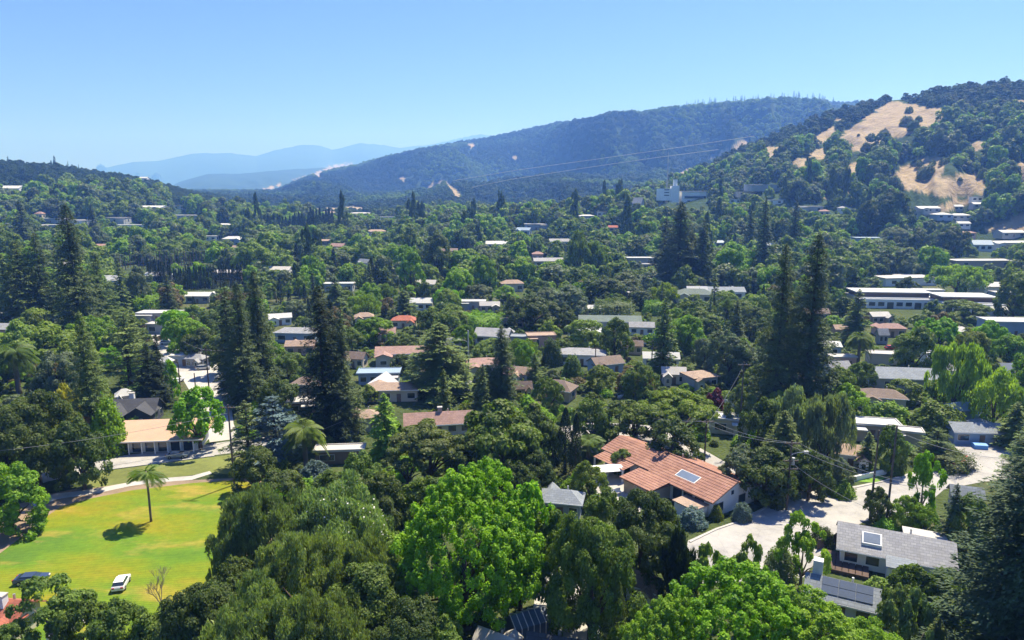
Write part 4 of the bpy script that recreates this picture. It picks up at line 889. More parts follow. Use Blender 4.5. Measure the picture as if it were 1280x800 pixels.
     (563,425,30,.5,3,-8,'gable','grey','cream',1.4,'grey cottage behind the pale street lamp pole'), (640,398,26,.6,3,6,'hip','brown','tan',1.2,'brown hipped cottage close to the broad dark oak'), (655,462,26,.6,3,-16,'gable','tan','white',1.3,'tan gabled cottage beside the egg shaped tree'),
     (802,405,28,.5,3,-6,'gable','grey','white',1.3,'grey gabled cottage behind the bright clipped hedge'), (480,412,26,.55,3,5,'gable','pink','cream',1.3,'pink roofed cottage above the long pergola house'), (350,452,24,.6,3,14,'hip','brown','tan',1.3,'brown hipped cottage between the redwood groups'),
     (532,352,26,.5,4,-10,'gable','pale','cream',1.6,'pale gabled house under the tall brownish grove'), (640,352,26,.5,4,8,'hip','tan','cream',1.6,'tan hipped house above the clipped hedge bank'), (700,300,24,.5,4,0,'gable','grey','white',1.8,'grey gabled house high among the willows'),
     (470,288,22,.5,4,6,'hip','tan','cream',1.6,'tan hipped house in the far middle trees'), (350,335,26,.5,4,-4,'gable','pale','white',1.6,'pale gabled house past the formal cypress row'), (560,312,22,.5,4,4,'gable','brown','tan',1.6,'brown gabled house in the far middle trees'),
     (1010,470,28,.6,3,-10,'gable','tan','white',1.4,'tan gabled cottage under the giant redwoods'), (1180,458,30,.6,3,-8,'hip','grey','white',1.4,'grey hipped cottage behind the eucalyptus'), (1020,388,26,.5,3,-6,'gable','brown','cream',1.4,'brown gabled cottage between the redwoods and the hall'),
     (1160,362,30,.4,5,-5,'flat','white','white',.4,'white glass porch of the long hall'),
    ]
    for t in T:
        px, py, w, dr, h, rot, rf, rc, wc, rise, lab = t
        q = random.Random(lab)
        if 'flat' in lab or 'block' in lab: pass
        elif rf == 'flat' and w < 30 and q.random() < .7: rf, rise, dr = q.choice(('hip', 'gable')), q.uniform(1.0, 1.7), max(dr, .6); h = min(h, 3.4)
        house(lab, px, py, w*1.1, dr, h, rot, rf, rc, wc, rise, .4, (3 if w > 20 else 2) if h > 2.5 else 0, 1, name='house', door=w > 24)
far_houses()

# the long white hall (school-like) and its twin roof
def long_hall(px, py, wpx, label, levels):
    x, y, z = at(px, py, 4); dep = float(project(x, y, z)[2]); w = wpx*dep/F; e = empty('long_hall', (x, y, z-.2), radians(-6)); tag(e, label, 'hall', 'long white halls'); W = w/2
    MB().box(-W, W, -7, 7, -2, 4.2).build('wall', WALL['white'], e); MB().box(-W-.6, W*.9, -6, 8, 4.21, 4.6).build('roof', ROOF['white'], e)
    MB().box(-W*.95, W*.8, -3, 7, 4.62, 6.4).build('clerestory', WALL['brown'], e); MB().box(-W-.2, W*.86, -4, 8, 6.41, 6.8).build('upper_roof', ROOF['white'], e)
    n = levels
    for i in range(n):
        cx = -W+(i+.5)*w/n
        if i % 3 == 0: o = MB().box(cx-w/n*.4, cx+w/n*.4, -7.08, -6.98, .1, 3.0).build('door', M_WHITE, e); MB().box(cx-w/n*.36, cx+w/n*.36, -7.12, -7.03, .15, 2.9).build('pane', M_GLASS, o)
        else: o = MB().box(cx-w/n*.38, cx+w/n*.38, -7.08, -6.98, 1.2, 3.0).build('window', M_WHITE, e); MB().box(cx-w/n*.34, cx+w/n*.34, -7.12, -7.03, 1.28, 2.92).build('pane', M_GLASS, o)
    BOXES.append((px-wpx/2, py-14, px+wpx/2, py+12, dep)); HOUSES.append(dict(o=e, x=x, y=y, r=W, px=px, py=py, dep=dep, label=label)); return e
long_hall(1116, 371, 96, 'long white hall with raised roof beside the allotments', 9)
long_hall(1208, 377, 70, 'second white hall with dark clerestory beyond the willow', 7)

# white hilltop building with tower and mast
def hilltop():
    x, y, z = at(851, 252, 2); dep = float(project(x, y, z)[2]); k = dep/F*1.12; e = empty('hilltop_building', (x, y, z-1)); tag(e, 'large white concrete building with slim tower on the wooded knoll', 'building')
    W = 26*k; w = surf('bright_concrete', (.82, .82, .80), .8, .05, .3)
    MB().box(-1*k, W, -8, 10, 0, 13.5*k).build('main_block', w, e); MB().box(-W, -12*k, -4, 8, 4*k, 17*k).build('side_block', w, e)
    MB().box(-11.99*k, -4*k, -9, 3, 2*k, 20*k).build('tower', w, e); MB().box(-9.5*k, -6*k, -6, 0, 20*k+.01, 27*k).build('tower_top', w, e)
    MB().box(2*k, W-.5*k, -8.6, -8.05, 6.5*k, 9*k).build('gallery_shade_strip', M_GLASS, e); MB().box(-2*k, W+k, -9, 11, 13.5*k+.01, 14.3*k).build('roof', ROOF['white'], e)  # gallery: solid strip whose dark glass colour stands in for its shade
    for cx in (7, 12, 18):
        o = MB().box((cx-2)*k, (cx+2)*k, -8.2, -7.95, 1.2*k, 4.6*k).build('window', M_WHITE, e); MB().box((cx-1.7)*k, (cx+1.7)*k, -8.3, -8.1, 1.5*k, 4.3*k).build('pane', M_GLASS, o)
    for cz in (9, 12, 15):
        o = MB().box(-20*k, -14*k, -4.2, -3.95, cz*k, (cz+1.4)*k).build('window', M_WHITE, e); MB().box(-19.7*k, -14.3*k, -4.3, -4.1, (cz+.2)*k, (cz+1.2)*k).build('pane', M_GLASS, o)
    BOXES.append((818, 222, 884, 258, dep)); HOUSES.append(dict(o=e, x=x, y=y, r=W+4, px=850, py=242, dep=dep, label='x'))
    x, y, z = at(833, 252, 2); m = MB(); hh = CAMH+hypot(x, y)*tanel(833, 190)-z
    e = empty('radio_mast', (x, y, z)); tag(e, 'tall thin radio mast rising beside the white hilltop building', 'mast')
    for a in range(3):
        t = a*2*pi/3; MB().tube([(1.3*cos(t), 1.3*sin(t), -1), (.25*cos(t), .25*sin(t), hh)], [.28, .12], 5).build('leg', M_METAL, e)
    m = MB()
    for j in range(14):
        f = j/14; r = 1.3-1.05*f; zz = hh*f
        for a in range(3):
            t = a*2*pi/3; t2 = t+2*pi/3; r2 = 1.3-1.05*(j+1)/14; m.tube([(r*cos(t), r*sin(t), zz), (r2*cos(t2), r2*sin(t2), hh*(j+1)/14)], .10, 4)
    m.build('bracing', M_METAL, e)
hilltop()
# ---------------------------------------------------------------- poles, wires, cars, small things
POLES = {}
def pole(key, px, yt, yb, label, arms=(.93,), lamp=0, m=None, r=.15, aw=2.4):
    x, y, z = at(px, yb); h = CAMH+hypot(x, y)*tanel(px, yt)-z
    e = empty('utility_pole', (x, y, z)); tag(e, label, 'utility pole', 'utility poles along the streets'); mm = m or M_WOODP
    MB().tube([(0, 0, -.5), (0, 0, h)], [r*1.25, r*.8], 8).build('post', mm, e)
    for a in arms:
        o = MB().box(-aw/2, aw/2, -.14-r, -r*.6, h*a-.1, h*a+.06).build('crossarm', mm, e)
        for s in (-.45, -.15, .18, .45): MB().tube([(s*aw, -.2, h*a+.06), (s*aw, -.2, h*a+.24)], [.06, .04], 6).build('insulator', M_METAL, o)
    if lamp:
        o = MB().tube([(0, 0, h*.8), (lamp*1.0, -.2, h*.84), (lamp*1.9, -.2, h*.845)], .05, 5).build('lamp_arm', M_METAL, e); MB().box(min(lamp*1.9, lamp*2.6), max(lamp*1.9, lamp*2.6), -.38, -.02, h*.83, h*.86).build('lamp_head', M_METAL, o)
    if len(arms) > 1: MB().tube([(.42, -.1, h*.66), (.42, -.1, h*.76)], .24, 10).build('transformer', M_METAL, e)
    POLES[key] = (x, y, z, h); return e
pole('a', 293, 505, 606, 'wooden utility pole rising at the edge of the park lawn', (.97,))
pole('b', 586, 413, 487, 'pale tall pole with street lamp beside the broad pine', (), -1, surf('pale_pole', (.5, .48, .44), .8, .15), .2)
pole('c', 983, 550, 637, 'utility pole with three crossarms and lamp on the main street', (.97, .72, .60), 1)
pole('d', 1087, 536, 650, 'first of two dark bare poles before the white gabled house', (), 0)
pole('e', 1108, 530, 652, 'second taller dark pole beside the fresh green street tree', (), 0)
pole('f', 880, 524, 584, 'wooden pole with wires behind the red tiled house', (.96,))
pole('g', 795, 515, 560, 'thin dark pole where the back street opens', (.95,))
pole('h', 773, 520, 557, 'pale short pole beside the parked cars of the back street', (), 1, M_METAL, .1)
pole('i', 744, 434, 462, 'dark pole behind the yellow topped shrub', (.95,))
pole('j', 262, 434, 494, 'leaning street pole at the side street', (.95,))
pole('k', 228, 422, 452, 'pole beside the white parked cars of the side street', (.95,))
pole('l', 245, 466, 492, 'short stub pole halfway down the side street', ())
pole('m', 923, 452, 560, 'slim pole in front of the grey green trees', (.97,))
pole('n', 814, 425, 470, 'pole beside the thin pine', (.95,))
pole('o', 226, 452, 492, 'brown pole close behind the lime green maple', ())
def wire(p, q, sag, label, off=0., r=.028, n=14, name='power_line', cat='power line', m=None, group='power lines between the poles'):
    P = []
    for i in range(n+1):
        t = i/n; P.append((p[0]+(q[0]-p[0])*t+off, p[1]+(q[1]-p[1])*t, p[2]+(q[2]-p[2])*t-sag*4*t*(1-t)))
    o = MB().tube(P, r, 4).build(name, m or M_WIRE, None); tag(o, label, cat, group); return o
def top(k, f=.98): x, y, z, h = POLES[k]; return (x, y, z+h*f)
for s, nm in ((-1.0, 'lower'), (1.0, 'upper')):
    wire(top('g', .96), top('f', .97), .6, f'{nm} wire from the back street pole to the tiled house pole', s)
    wire(top('f', .97), top('c', .97), .8, f'{nm} wire sagging behind the red tiled house to the crossarm pole', s)
    q = at(1150, 690); wire(top('c', .97), (q[0], q[1], 9.5), .9, f'{nm} wire from the crossarm pole over the street', s)
q = at(1075, 668); wire(top('c', .7), (q[0], q[1], 4.5), .5, 'service wire dropping to the grey shingled ranch house')
q = at(-90, 640); wire((q[0], q[1], 9), top('a', .9), 1.0, 'wire reaching the park pole from beyond the big oak')
q = at(430, 560); wire(top('a', .35), (q[0], q[1], 5.5), .5, 'pale wire running from the park pole toward the terrace')
q = at(200, 610); wire((q[0]-8, q[1], 4.), top('a', .55), .3, 'pale low wire over the grass verge')
q = at(330, 470); wire(top('j', .95), (q[0], q[1], 9), .8, 'wire from the leaning street pole into the redwoods'); wire(top('k', .95), top('j', .95), .5, 'wire linking the two poles of the side street')
q = at(1240, 640); wire(top('e', .95), (q[0], q[1], 9), .8, 'wire from the taller dark pole to the big fir'); wire(top('m', .97), top('f', .9), .8, 'wire crossing the grey green trees')
# long transmission cables hung across the valley
def span(pts, D0, D1, label):
    P = []
    for i, (px, py) in enumerate(pts):
        t = i/(len(pts)-1); D = D0+(D1-D0)*t; a = azim(px, py); P.append((D*sin(a), D*cos(a), CAMH+D*tanel(px, py)))
    tag(MB().tube(P, .17, 4).build('transmission_cable', surf('bright_cable', (.6, .6, .6), .5, .05), None), label, 'cable', 'long cables across the valley')
span([(566,226),(608,219),(650,212),(745,199),(850,184),(943,170)], 900, 620, 'upper pale cable strung across the valley toward the hill')
span([(590,234),(640,224),(730,210),(820,197),(898,187)], 900, 640, 'lower pale cable strung across the valley toward the hill')

def make_car(body, kind='suv'):
    e = empty('parked_car', (0, 0, 0)); H = 1.55 if kind == 'suv' else 1.32; z0 = .32
    prof = [(-2.2, z0), (2.2, z0), (2.25, .75), (2.1, .95), (1.1, 1.02), (-2.05, 1.05), (-2.25, .8)]
    m = MB(); n = len(prof)
    m.add([(x, -.9, z) for x, z in prof]+[(x, .9, z) for x, z in prof], [tuple(range(n)), tuple(range(n, 2*n))[::-1]]+[(i, n+i, n+(i+1) % n, (i+1) % n) for i in range(n)])
    m.build('body', body, e, bevel=.07)
    g = MB(); b = [(1.15, 1.03), (.45, H-.06), (-1.55 if kind == 'suv' else -1.1, H-.06), (-2.0 if kind == 'suv' else -1.75, 1.05)]
    g.add([(x, -.84 if i in (0, 3) else -.70, z) for i, (x, z) in enumerate(b)]+[(x, .84 if i in (0, 3) else .70, z) for i, (x, z) in enumerate(b)], [(3, 2, 1, 0), (4, 5, 6, 7), (0, 1, 5, 4), (1, 2, 6, 5), (2, 3, 7, 6)]); g.build('windows', M_GLASS, e)
    x0, x1 = (-1.6, .48) if kind == 'suv' else (-1.15, .48); MB().box(x0, x1, -.72, .72, H-.065, H).build('roof', body, e, bevel=.03)
    for sx in (-1.35, 1.4):
        for sy in (-.86, .86):
            w = MB().tube([(sx, sy-.11, .34), (sx, sy+.11, .34)], .34, 14).build('wheel', M_DARK, e); MB().tube([(sx, sy-.125, .34), (sx, sy+.125, .34)], .19, 10).build('rim', M_METAL, w)
    for sy in (-.62, .62):
        MB().box(2.12, 2.27, sy-.2, sy+.2, .66, .84).build('headlight', M_WHITE, e); MB().box(-2.29, -2.15, sy-.18, sy+.18, .72, .92).build('tail_light', surf('tail_red', (.4, .02, .02), .3, .1), e)
    return e
CARM = {'navy':surf('paint_navy', (.04, .06, .12), .25, .05, spec=.7), 'white':surf('paint_white', (.72, .73, .74), .3, .04, spec=.6), 'silver':surf('paint_silver', (.42, .44, .46), .3, .05, metal=.5), 'black':surf('paint_black', (.02, .02, .025), .25, .05, spec=.7), 'red':surf('paint_red', (.4, .03, .03), .3, .05), 'blue':surf('paint_blue', (.08, .16, .40), .3, .05)}
CARP = {}
def car(px, py, rot, colr, kind, label, clear=14):
    if (colr, kind) not in CARP: CARP[colr, kind] = make_car(CARM[colr], kind); e = CARP[colr, kind]
    else:
        s = CARP[colr, kind]; e = s.copy(); COL.objects.link(e)
        for c in s.children:
            k = c.copy(); COL.objects.link(k); k.parent = e
            for g in c.children: h = g.copy(); COL.objects.link(h); h.parent = k
    x, y, z = at(px, py); e.location = (x, y, z+.04); e.scale = (.86, .86, .86); e.rotation_euler = (0, 0, radians(rot)); tag(e, label, 'car', 'parked cars')
    dep = float(project(x, y, z)[2]); BOXES.append((px-clear, py-clear*.6, px+clear, py+clear*.2, dep)); TREES.append(dict(o=None, x=x, y=y, w=4.5, h=1, kind='car'))
    return e
car(40, 728, 8, 'navy', 'sedan', 'dark blue car parked on the lawn beside the red garage roof', 24)
car(152, 733, 104, 'white', 'suv', 'white and dark van parked on the lawn near the bare tree', 15).scale = (.72, .8, .8)
car(84, 792, 70, 'white', 'suv', 'white car seen under the sparse tree at the lawn edge', 14)
car(782, 500, 5, 'silver', 'sedan', 'silver car half hidden above the yellowish trees', 10)
car(752, 545, 4, 'black', 'suv', 'black car parked at the mouth of the back street', 10)
car(208, 430, 20, 'white', 'suv', 'white car at the front of the side street row', 9)
car(222, 436, 24, 'silver', 'sedan', 'silver car second in the side street row', 9)
car(236, 455, 10, 'navy', 'sedan', 'navy car in the shade beside the blue garage', 9)
car(254, 462, 14, 'silver', 'suv', 'silver car in the redwood shade on the side street', 9)
car(222, 478, 80, 'white', 'sedan', 'white car nosed in beside the twin dark conifers', 6)
car(222, 572, 8, 'silver', 'sedan', 'silver car outside the tan flat roofed house', 8)
car(1114, 437, 0, 'red', 'suv', 'red car on the pale drive beside the conical hedge', 6)
car(925, 505, 20, 'white', 'sedan', 'white car behind the white flat roofed building', 6)
car(800, 432, 0, 'silver', 'suv', 'silver car by the brown cottage hedge', 7)
car(648, 288, 10, 'white', 'suv', 'white car among the knoll slope roofs', 4)
car(1142, 506, 8, 'white', 'sedan', 'white car tucked under the clipped round hedge tree', 6)
car(420, 575, 10, 'silver', 'sedan', 'silver car on the terrace drive by the date palm', 8)
car(705, 770, 60, 'black', 'sedan', 'black car in the shade of the paved driveway', 8)
car(1205, 392, 0, 'silver', 'sedan', 'silver car on the deck behind the lime trees', 5)

def thing_box(name, label, cat, px, py, rot, parts):
    x, y, z = at(px, py); e = empty(name, (x, y, z), radians(rot)); tag(e, label, cat)
    for nm, m, fn in parts:
        mb = MB(); fn(mb); mb.build(nm, m, e)
    HOUSES.append(dict(o=e, x=x, y=y, r=3., px=px, py=py, dep=float(project(x, y, z)[2]), label=label)); return e
# small glass house with white ribs at the bottom of the driveway
def gh():
    e = thing_box('greenhouse', 'small greenhouse with white ribs beside the shaded driveway', 'greenhouse', 660, 792, 25, [
        ('wall', M_SKYL, lambda m: m.prism([(-1.5, 0), (1.5, 0), (1.5, 2.0), (0, 2.9), (-1.5, 2.0)], -2.2, 2.2)),
        ('base', M_CONC, lambda m: m.box(-2.5, 2.5, -1.8, 1.8, -.3, .15))])
    for i in range(7):
        x = -2.25+i*.75
        m = MB()
        for a, b in (((-1.56, 0), (-1.56, 2.02)), ((-1.56, 2.02), (0, 2.96)), ((0, 2.96), (1.56, 2.02)), ((1.56, 2.02), (1.56, 0))): m.tube([(x, a[0], a[1]), (x, b[0], b[1])], .06, 4)
        m.build('rib', M_WHITE, e)
    BOXES.append((640, 760, 685, 800, 74))
gh()
# dark timber deck and pool
thing_box('timber_deck', 'dark brown slatted timber deck behind the solar panel house', 'deck', 1057, 708, -27, [('deck_boards', surf('deck_wood', (.10, .065, .05), .85, .25, 1.2, .3, pattern='boards'), lambda m: [m.box(-2.8+i*.8, -2.08+i*.8, -2.6, 2.6, .45, .55) for i in range(7)]), ('joists', M_WOODP, lambda m: [m.box(-2.7, 2.7, y, y+.12, -.3, .44) for y in (-2.4, 0., 2.4)])])
thing_box('shade_sail', 'white triangular awning before the tan cottage', 'awning', 481, 489, 0, [('canopy', M_WHITE, lambda m: m.add([(-4.2, -1.5, 2.2), (4.2, -1.2, 2.3), (.3, 1.5, 4.8), (-4.2, -1.5, 2.26), (4.2, -1.2, 2.36), (.3, 1.5, 4.86)], [(0, 2, 1), (3, 4, 5), (0, 1, 4, 3), (1, 2, 5, 4), (2, 0, 3, 5)])), ('post', M_WOODP, lambda m: [m.tube([(x, y, 0), (x, y, z)], .07, 5) for x, y, z in ((-4.2, -1.5, 2.2), (4.2, -1.2, 2.3), (.3, 1.5, 4.8))])])
thing_box('shade_sail', 'curved white canopy over the patio of the tiled house', 'awning', 757, 600, 10, [('canopy', M_WHITE, lambda m: m.prism([(-1.6, 2.2), (-.8, 2.55), (0, 2.62), (.8, 2.5), (1.6, 2.1), (1.6, 2.03), (.8, 2.42), (0, 2.54), (-.8, 2.47), (-1.6, 2.12)], -2.8, 2.8)), ('post', M_METAL, lambda m: [m.tube([(x, y, 0), (x, y, 2.1)], .05, 5) for x in (-2.6, 2.6) for y in (-1.5, 1.5)])])
thing_box('garden_bench', 'white garden bench by the patio of the tiled house', 'bench', 770, 618, 20, [('seat', M_WHITE, lambda m: m.box(-.9, .9, -.25, .25, .42, .48)), ('backrest', M_WHITE, lambda m: m.box(-.9, .9, .25, .31, .49, .95))]+[('leg', M_WHITE, (lambda s: (lambda m: m.box(s-.05, s+.05, -.22, .22, 0, .41)))(s)) for s in (-.8, .8)])
thing_box('brick_chimney', 'round brick garden kiln beside the twin redwoods', 'kiln', 410, 533, 0, [('stack', WALL['pink'], lambda m: m.tube([(0, 0, 0), (0, 0, 4.2)], [1.1, .8], 12)), ('cap', ROOF['red'], lambda m: m.tube([(0, 0, 4.21), (0, 0, 4.6)], [1.2, 1.1], 12))])
thing_box('blue_tarp', 'bright blue tarpaulin frame beyond the street bend', 'tarpaulin', 1224, 560, -10, [('sheet', surf('tarp', (.10, .28, .60), .5, .1), lambda m: m.prism([(-.9, 0), (-.8, .8), (0, 1.0), (.9, .8), (.9, 0)], -1.2, 1.2))])

def slat_fence(line, h, label, m):
    """fence of posts and rails following photo pixels"""
    P = [at(a, b) for a, b in line]; e = empty('garden_fence', P[0]); tag(e, label, 'fence', 'garden fences'); x0, y0, z0 = P[0]; pa = MB()
    for (a, b, c), (a2, b2, c2) in zip(P, P[1:]):
        L = hypot(a2-a, b2-b); d = ((a2-a)/L, (b2-b)/L); n = (-d[1]*.04, d[0]*.04)
        for s in (1,):
            q = [(a+n[0], b+n[1]), (a2+n[0], b2+n[1]), (a2-n[0], b2-n[1]), (a-n[0], b-n[1])]
            pa.add([(u-x0, v-y0, .15) for u, v in q]+[(u-x0, v-y0, h) for u, v in q], [(0, 3, 2, 1), (4, 5, 6, 7), (0, 1, 5, 4), (1, 2, 6, 5), (2, 3, 7, 6), (3, 0, 4, 7)])
        k = max(2, int(L/2.6))
        for i in range(k+1): MB().box(a+d[0]*L*i/k-x0-.07, a+d[0]*L*i/k-x0+.07, b+d[1]*L*i/k-y0-.07, b+d[1]*L*i/k-y0+.07, -.1, h+.12).build('post', M_WOODP, e)
    pa.build('boards', m, e)
FW = surf('fence_wood', (.20, .145, .11), .9, .3, 1.5, .3, pattern='boards'); FWH = surf('fence_white', (.66, .66, .64), .8, .1)
slat_fence([(1022,688),(1044,680),(1062,672)], 1.6, 'weathered wood fence beside the grey shingled ranch house', FW)
slat_fence([(160,566),(200,561),(236,556)], 1.0, 'low grey fence before the tan flat roofed house', FWH)
slat_fence([(540,490),(575,487),(598,500)], 1.4, 'white garden fence below the broad pine', FWH)
slat_fence([(905,505),(930,515),(948,522)], 1.3, 'pale fence curving round the small back lawn', FWH)
slat_fence([(700,470),(725,476),(742,470)], 1.4, 'brown fence round the lollipop tree yard', FW)
slat_fence([(770,690),(790,710),(800,735)], 1.4, 'wood fence beside the weeping cypress', FW)
slat_fence([(860,585),(905,604),(950,626)], 1.5, 'dark yard fence along the back street', FW)
# ---------------------------------------------------------------- trees one can point at: kind, x, top y, foot y, width (photo pixels), colour, label
def T(*a, **k): return tree_px(*a, **k)
T('queen',189,584,652,48,C_MD,'lone slim palm standing on the sunlit lawn')
x_, y_, z_ = at(203, 775); e_ = empty('bare_tree', (x_, y_, z_)); e_.scale = (.85, .85, 1.0); bare_tree(4).build('branches', M_BARKG, e_)
tag(e_, 'leafless twiggy tree in front of the lawn', 'tree')
T('oak',48,490,606,112,C_DK,'great dark oak beside the park path'); T('oak',106,518,612,66,C_DK,'dark oak overhanging the path next to the great oak'); T('oak',5,520,620,70,C_DK,'dark oak at the photo edge above the lime shrub tree')
T('oak',18,576,668,84,C_LM2,'lime shrub like tree overhanging the lawn corner'); T('loose',78,712,812,92,C_MD,'loose branched tree before the red garage roof')
T('oak',150,745,850,80,C_MD); T('oak',10,778,850,70,C_MD); T('oak',265,722,850,120,C_DK,'dark tree at the lower end of the lawn'); T('oak',205,765,860,80,C_MD); T('oak',110,745,840,60,C_MD)
T('date',24,428,492,52,C_MD,'date palm in front of the light green oak mass'); T('oak',60,400,462,92,C_LT,'wide light green tree behind the date palm'); T('oak',98,415,470,50,C_LT); T('oak',75,438,500,56,C_GR,'grey green tree right beside the date palm'); T('oak',22,398,470,50,C_LT)
T('oak',86,476,556,36,C_YE,'golden yellow tree behind the great dark oak'); T('rw',119,384,562,46,C_RL,'narrow redwood beside the charcoal house'); T('shrub',137,486,566,46,C_LM2,'bright green shrubby tree at the foot of the narrow redwood',parts=False)
T('rw',103,252,436,58,C_RW,'tallest redwood of the left valley'); T('rw',58,288,408,42,C_RW,'slender redwood next to the tallest one'); T('rw',33,298,410,58,C_RL,'broad pale redwood near the photo edge'); T('rw',130,312,420,42,C_RL,'redwood just behind the layered cedar'); T('rw',154,324,392,26,C_RL,'small pointed redwood before the palm rows')
T('rw',12,316,400,36,C_RL); T('rw',32,249,318,28,C_RW,'far hazy conifer above the broad pale redwood'); T('rw',75,238,278,18,C_RW,'far conifer on the green hill foot'); T('rw',118,254,300,20,C_RW)
T('oak',8,277,345,46,C_MD,'round tree at the photo edge under the hill'); T('oak',174,331,388,34,C_GR,'grey leaved tree beside the small pointed redwood'); T('rw',212,340,392,20,C_RW,'dark cone tree before the cypress row')
T('cedar',164,384,486,58,C_RL,'layered cedar over the head of the side street'); T('rw',190,426,512,42,C_CY,'first dark conifer of the twin above the charcoal house'); T('rw',203,416,508,26,C_CY,'second dark conifer of the twin above the charcoal house'); T('oak',216,448,500,20,C_LIME); T('hedge',184,365,388,46,C_LM2,'flat topped clipped tree row across the side street head')
T('maple',251,482,562,64,C_LIME,'lime green maple over the tan flat roofed house'); T('oak',236,394,448,54,C_LM2,'bright tree on the bend of the side street'); T('oak',224,385,430,40,C_LIME); T('oak',252,408,452,46,C_DK,'dark tree shading the side street bend'); T('shrub',168,518,536,20,C_LM2,'round yellow green shrub before the charcoal house'); T('shrub',188,522,534,16,C_YG,'small yellow shrub before the charcoal house')
T('rw',291,358,496,40,C_RW,'first of the three dark redwoods above the side street'); T('rw',307,350,512,46,C_RW,'middle of the three dark redwoods above the side street'); T('rw',328,335,500,46,C_RW,'last of the three dark redwoods above the side street'); 
T('rw',408,352,556,58,C_CY,'taller of the twin redwoods'); T('rw',432,395,552,44,C_RW,'shorter of the twin redwoods'); T('rw',421,372,540,30,C_CY)
T('cedar',346,492,582,62,C_BL,'blue grey cedar above the park'); T('date',383,526,588,54,C_MD,'date palm beside the blue grey cedar'); T('cedar',312,498,585,56,C_OL,'olive layered cedar beside the park pole'); T('oak',322,555,615,60,C_DK); T('oak',350,590,640,60,C_DK); T('shrub',393,572,602,44,C_BL,'blue grey spreading shrub below the date palm')
T('rw',482,490,568,38,C_LM2,'bright pointed tree beside the arched window house'); T('rw',551,402,494,80,C_RL,'broad pine behind the white garden terrace'); T('rw',627,404,506,42,C_RW,'ragged dark conifer beside the pink roofed house'); T('oak',608,455,506,36,C_OL,'rusty olive shrub tree below the pink roofed house')
T('umb',538,526,606,100,C_OL,'flat topped oak below the long tan roofed house'); T('oak',628,502,606,104,C_MD,'large oak behind the lime maple'); T('oak',585,540,610,60,C_DK); T('umb',510,548,612,60,C_OL); T('oak',672,560,620,50,C_DK,'round dark oak beside the dark cypress pair')
T('col',706,508,592,24,C_CY,'stout dark cypress by the tiled house yard'); T('col',719,515,594,16,C_CY,'slim dark cypress by the tiled house yard'); T('oak',668,505,590,60,C_DK); T('oak',650,575,640,50,C_DK); T('oak',690,525,590,34,C_DK)
# lime maple mass
T('maple',582,580,785,185,C_LIME,'huge lime green tree in the lower middle'); T('maple',650,600,770,80,C_LIME,'lime green tree joined to the huge lime tree')
# soft grey green mass lower left middle
bl_ = T('droop',430,594,720,130,C_PALE,'pale tree dotted with white blossom beside the lime tree'); T('droop',335,602,735,110,C_OL,'soft olive tree at the upper edge of the lawn mass'); T('droop',300,640,745,70,C_OL,'olive tree leaning over the lawn edge'); T('droop',385,655,800,120,C_OL,'soft grey olive tree in the middle of the dark mass')

def blossoms(e, p, n=420):
    r = np.random.default_rng(8); V = p.crown_i[0]; c = V.mean(axis=1); i = r.choice(np.nonzero(c[:, 2] > .45)[0], n); P = c[i]*1.015; d = unit(c[i]-np.array([0, 0, .4]))
    me = quads_mesh('blossom', cards(P, unit(d+r.normal(size=(n, 3))*.3), .016, .9, r), np.full(n, .5), surf('white_petals', (.75, .73, .66), .8, .05)); link('blossom', me, e)
blossoms(bl_, next(p for p in PR['droop2'] if p.crown == bl_.children[0].data))
T('droop',460,665,800,100,C_OL); T('oak',475,700,830,130,C_MD,'dark leafy oak beside the lime tree foot'); T('droop',330,720,870,130,C_OL,'drooping olive tree at the bottom of the photo'); T('droop',415,735,880,120,C_OL); T('oak',515,745,870,120,C_DK); T('oak',560,770,880,80,C_MD); T('oak',300,690,800,70,C_DK); T('oak',480,590,680,70,C_DK); T('oak',455,560,640,60,C_MD); T('oak',420,585,640,60,C_MD); T('oak',240,770,870,70,C_DK)
# lower middle right
T('oak',738,640,812,118,C_MD,'tall dark oak over the paved driveway'); T('oak',693,636,770,80,C_MD); T('oak',800,615,740,110,C_DK,'dark oak before the tiled house wing'); T('oak',835,660,755,70,C_DK); T('col',768,715,820,30,C_RL,'narrow green cypress beside the tall dark oak'); T('oak',755,605,690,56,C_MD); T('droop',846,655,775,42,C_CY,'weeping blackish tree by the wood fence')
T('oak',736,575,628,44,C_YG,'rounded yellow green tree beside the curved canopy'); T('shrub',710,596,622,30,C_LM2,'round lime shrub over the grey roof'); T('shrub',742,614,634,22,C_YG,'small yellow green shrub before the grey roof'); T('oak',775,560,590,30,C_MD); T('date',735,545,572,44,C_MD,'green fan leaved palm shrub at the back street'); T('shrub',778,572,590,26,C_MD)
T('maple',930,700,900,210,C_LIME,'great fresh green canopy at the bottom of the photo'); T('maple',1005,748,930,180,C_LM2,'wide fresh green canopy behind the solar panel house'); T('maple',835,742,900,130,C_LM2,'fresh green canopy below the weeping tree'); T('loose',880,676,800,60,C_LT,'light green tree at the pale street end'); T('loose',925,670,790,50,C_LT); T('oak',965,775,920,120,C_LM2)
T('oak',1080,770,900,120,C_LM2); T('loose',1000,640,735,60,C_LM2,'leaning bright green tree at the street crossing'); T('shrub',975,672,722,40,C_PALE,'pale shrub below the leaning bright tree'); T('shrub',1027,655,680,28,C_DK,'dark round bush at the corner of the grey shingled house')
